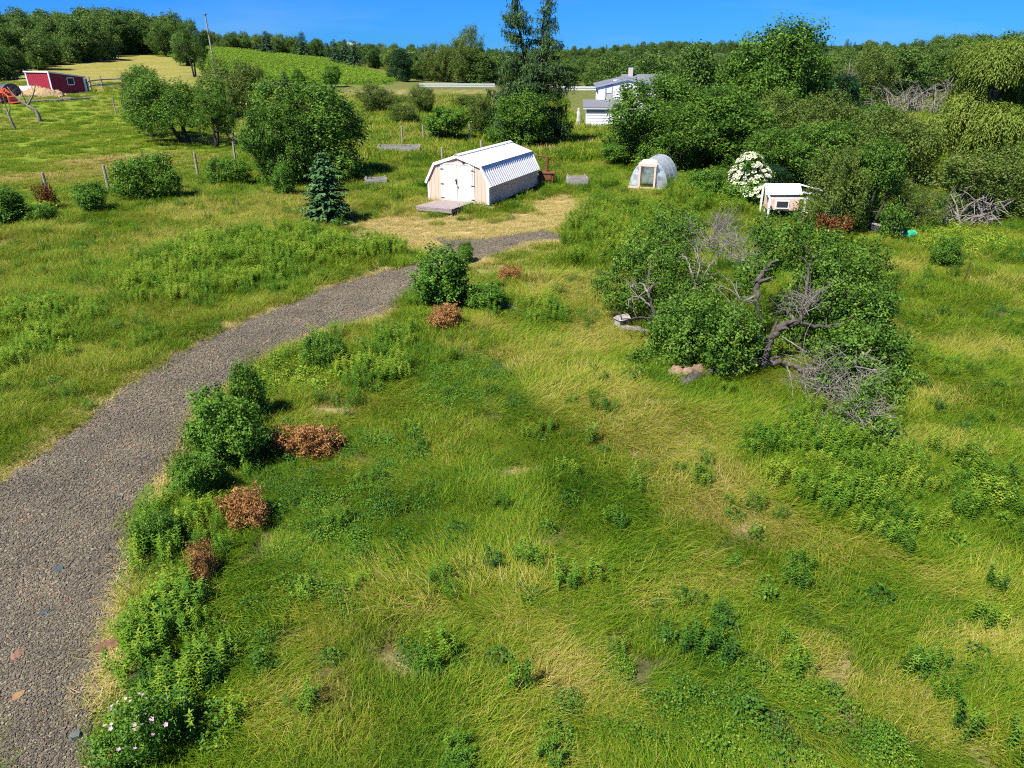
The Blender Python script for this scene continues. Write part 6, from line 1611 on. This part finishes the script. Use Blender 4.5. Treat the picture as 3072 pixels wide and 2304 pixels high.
# loose stones on the drive
SV = []
for k in range(8):
    q = np.random.default_rng(1500 + k); n_ = 7; pts_ = [(.5*math.cos(6.283*i/n_)*q.uniform(.7,1.2), .34*math.sin(6.283*i/n_)*q.uniform(.7,1.2)) for i in range(n_)]
    V = [(p, r_, -.08) for p, r_ in pts_] + [(p*.85, r_*.85, .16 + q.normal(0,.05)) for p, r_ in pts_]; F_ = [tuple(range(n_, 2*n_))] + [(i, (i+1) % n_, (i+1) % n_ + n_, i + n_) for i in range(n_)]
    m, t, out = nodes_of("loose_stone") if k == 0 else (SV[0].materials[0], None, None)
    if k == 0:
        ia = t.nodes.new("ShaderNodeAttribute"); ia.attribute_name = "itint"; ia.attribute_type = 'INSTANCER'
        r = ramp_node(t, [(0,(0.061,0.050,0.036)),(.4,(0.110,0.093,0.063)),(.7,(0.154,0.133,0.086)),(.88,(0.242,0.215,0.135)),(.94,(0.222,0.114,0.061)),(1,(0.298,0.161,0.082))]); t.links.new(ia.outputs['Fac'], r.inputs[0])
        b = t.nodes.new("ShaderNodeBsdfPrincipled"); b.inputs['Roughness'].default_value = .85; t.links.new(r.outputs[0], b.inputs['Base Color']); t.links.new(b.outputs[0], out.inputs['Surface'])
    SV.append(MB().add(V, F_).mesh("loose_stone", m))
sx, sy, ss = [], [], []
for a, b2, dn, s0 in ((2.5,8,1500,.024),(8,13,800,.031),(13,20,360,.036),(20,32,120,.044)):
    x_, y_ = sample(a, b2, dn, .85, 3); k_ = on_gravel(x_, y_); x_, y_ = x_[k_], y_[k_]; sx.append(x_); sy.append(y_); ss.append(s0 * np.exp(np.clip(g.normal(0, .45, len(x_)), -1, .75)))
sx, sy, ss = map(np.concatenate, (sx, sy, ss)); n = len(sx)
from mathutils.bvhtree import BVHTree
bv = []
for nm in ("gravel_drive", "gravel_spur"):
    me_ = bpy.data.objects[nm].data; bv.append(BVHTree.FromPolygons([v.co.copy() for v in me_.vertices], [tuple(p.vertices) for p in me_.polygons]))
sz_ = np.empty(n)
for i in range(n):
    z = None
    for b_ in bv:
        h_ = b_.ray_cast(Vector((sx[i], sy[i], 5)), Vector((0, 0, -1)))
        if h_[0] is not None: z = h_[0].z if z is None else max(z, h_[0].z)
    sz_[i] = z if z is not None else ground_z(sx[i], sy[i])
scatter("loose_gravel", np.stack([sx, sy, sz_ + .004], -1), np.stack([g.normal(0,.22,n), g.normal(0,.22,n), g.uniform(0,6.283,n)], -1), ss, g.integers(0, 8, n), np.clip(.42 + .12 * waves(sx, sy, 71, 1.5) + g.normal(0, .22, n), 0, 1), SV, "loose flat stones covering the gravel drive", "gravel")

# crop rows on the far field
cxs, cys = [], []
ang = R(62); 
for k in range(-60, 60):
    s_ = np.arange(-110, 110, .8); x_ = -75 + s_ * math.cos(ang) - k * 1.7 * math.sin(ang); y_ = 215 + s_ * math.sin(ang) + k * 1.7 * math.cos(ang)
    k_ = in_poly(x_, y_, CROP); cxs.append(x_[k_]); cys.append(y_[k_])
cxs, cys = np.concatenate(cxs), np.concatenate(cys); n = len(cxs)
CV = []
for k in range(3):
    v, f, tt = clover(np.random.default_rng(1600 + k), 50, .7, 1.1, .34); CV.append(mesh_np("crop_plant", v, f, HERB, tt))
scatter("crop_rows", np.stack([cxs, cys, terrain(cxs, cys)], -1), np.stack([np.zeros(n), np.zeros(n), g.uniform(0,6.28,n)], -1), g.uniform(.7,1.15,n), g.integers(0,3,n), np.clip(g.normal(.80,.06,n),0,1), CV, "pale green crop growing in rows on the far hillside", "crop")

# woods that read as one mass
def wood(name, label, spots, mats, hmin, hmax, grow=None):
    vs = []
    for mt in mats:
        pk = 'pine' if mt == 'woodpine' else 'round'
        for (W_, H_, cm, tm) in PROTO[pk]:
            q = cm.copy(); q.materials.clear(); q.materials.append(LEAF[mt]); vs.append((q, H_))
    x_, y_ = np.array([p[0] for p in spots]), np.array([p[1] for p in spots]); n = len(x_); vi = g.integers(0, len(vs), n)
    s_ = (hmin + (hmax - hmin) * g.uniform(0, 1, n) ** 1.4) / np.array([vs[i][1] for i in vi])
    if grow is not None: s_ = s_ * np.array([grow(a, b2) for a, b2 in zip(x_, y_)])
    return scatter(name, np.stack([x_, y_, terrain(x_, y_) - .3], -1), np.stack([np.zeros(n), np.zeros(n), g.uniform(0,6.28,n)], -1), s_, vi, g.normal(0, .13, n), [q for q, _ in vs], label, "trees")
def fill(poly, n):
    P = np.array(poly); o = []
    while len(o) < n:
        p = g.uniform(P.min(0), P.max(0)); 
        if in_poly(p[0], p[1], poly): o.append(tuple(p))
    return o
wood("hill_woods", "dense dark green woods on the hill above the red barn", fill([(-80,116),(-84,126),(-91,150),(-97,182),(-102,206),(-100,238),(-125,285),(-190,260),(-190,116)], 620), ('wood',), 5.0, 8.6, lambda a, b2: .82 + .40 * float(smooth(b2, 150, 215)))
wood("ridge_woods", "strip of mixed trees along the ridge behind the crop field", fill([(-130,280),(-100,282),(-66,276),(-44,245),(-27,195),(-18,190),(-20,235),(-60,320),(-120,330)], 260), ('wood','wood','woodpine'), 2.8, 6.4)
wood("road_woods", "line of green trees beyond the road and the white house", fill([(-15,185),(8,175),(40,150),(60,125),(85,150),(70,240),(-10,250)], 260), ('wood',), 3, 6.8)
wood("far_woods", "distant wooded lowland along the horizon", fill([(-330,430),(-60,380),(60,260),(420,260),(900,800),(-200,1000),(-500,900)], 900), ('wood','woodpine'), 4, 9)
wood("right_hill_woods", "wooded slope rising at the right edge behind the willow", fill([(70,100),(85,92),(140,100),(190,180),(150,260),(75,200)], 330), ('wood',), 4, 7.5)
# far ridge: hills under forest
def ridge(name, label, xa, xb, y, prof, seed, depth):
    n = 90; X_ = np.linspace(xa, xb, n); H_ = np.interp(X_, *zip(*prof)); V = []; F_ = []; rows = (0, .5, 1.0, 1.6); hh = (-.1, .55, 1.0, .3)
    for r_, h_ in zip(rows, hh):
        for i in range(n): V.append((X_[i], y + depth * r_, 3 + H_[i] * h_))
    for j in range(3):
        for i in range(n - 1): F_.append((j*n+i, j*n+i+1, (j+1)*n+i+1, (j+1)*n+i))
    hm = surface("forest_floor_far", [(.3,(.02,.035,.014)),(.7,(.035,.055,.02))], .05, .95, 0)
    tag(MB().add(V, F_).build("hills", hm, None, True), label, "hills", None, "structure")
    x_ = g.uniform(xa, xb, 900); f_ = g.uniform(0, 1.15, 900); yy = y + depth * f_; zz = 3 + np.interp(x_, *zip(*prof)) * np.interp(f_, rows, hh)
    vs = [c[2] for c in PROTO['round']]; m2 = []
    for q in vs: c_ = q.copy(); c_.materials.clear(); c_.materials.append(LEAF['wood']); m2.append(c_)
    scatter(name, np.stack([x_, yy, zz - 3], -1), np.stack([np.zeros(900)] * 2 + [g.uniform(0, 6.28, 900)], -1), g.uniform(1.1, 1.7, 900), g.integers(0, 3, 900), g.normal(0, .13, 900), m2, "forest covering " + label, "trees")
ridge("hill_forest", "long far ridge behind the white house", 40, 760, 900, [(40,0),(110,3),(160,8),(215,12),(270,9),(310,10.5),(360,9),(450,6),(560,5),(760,3)], 1, 160)
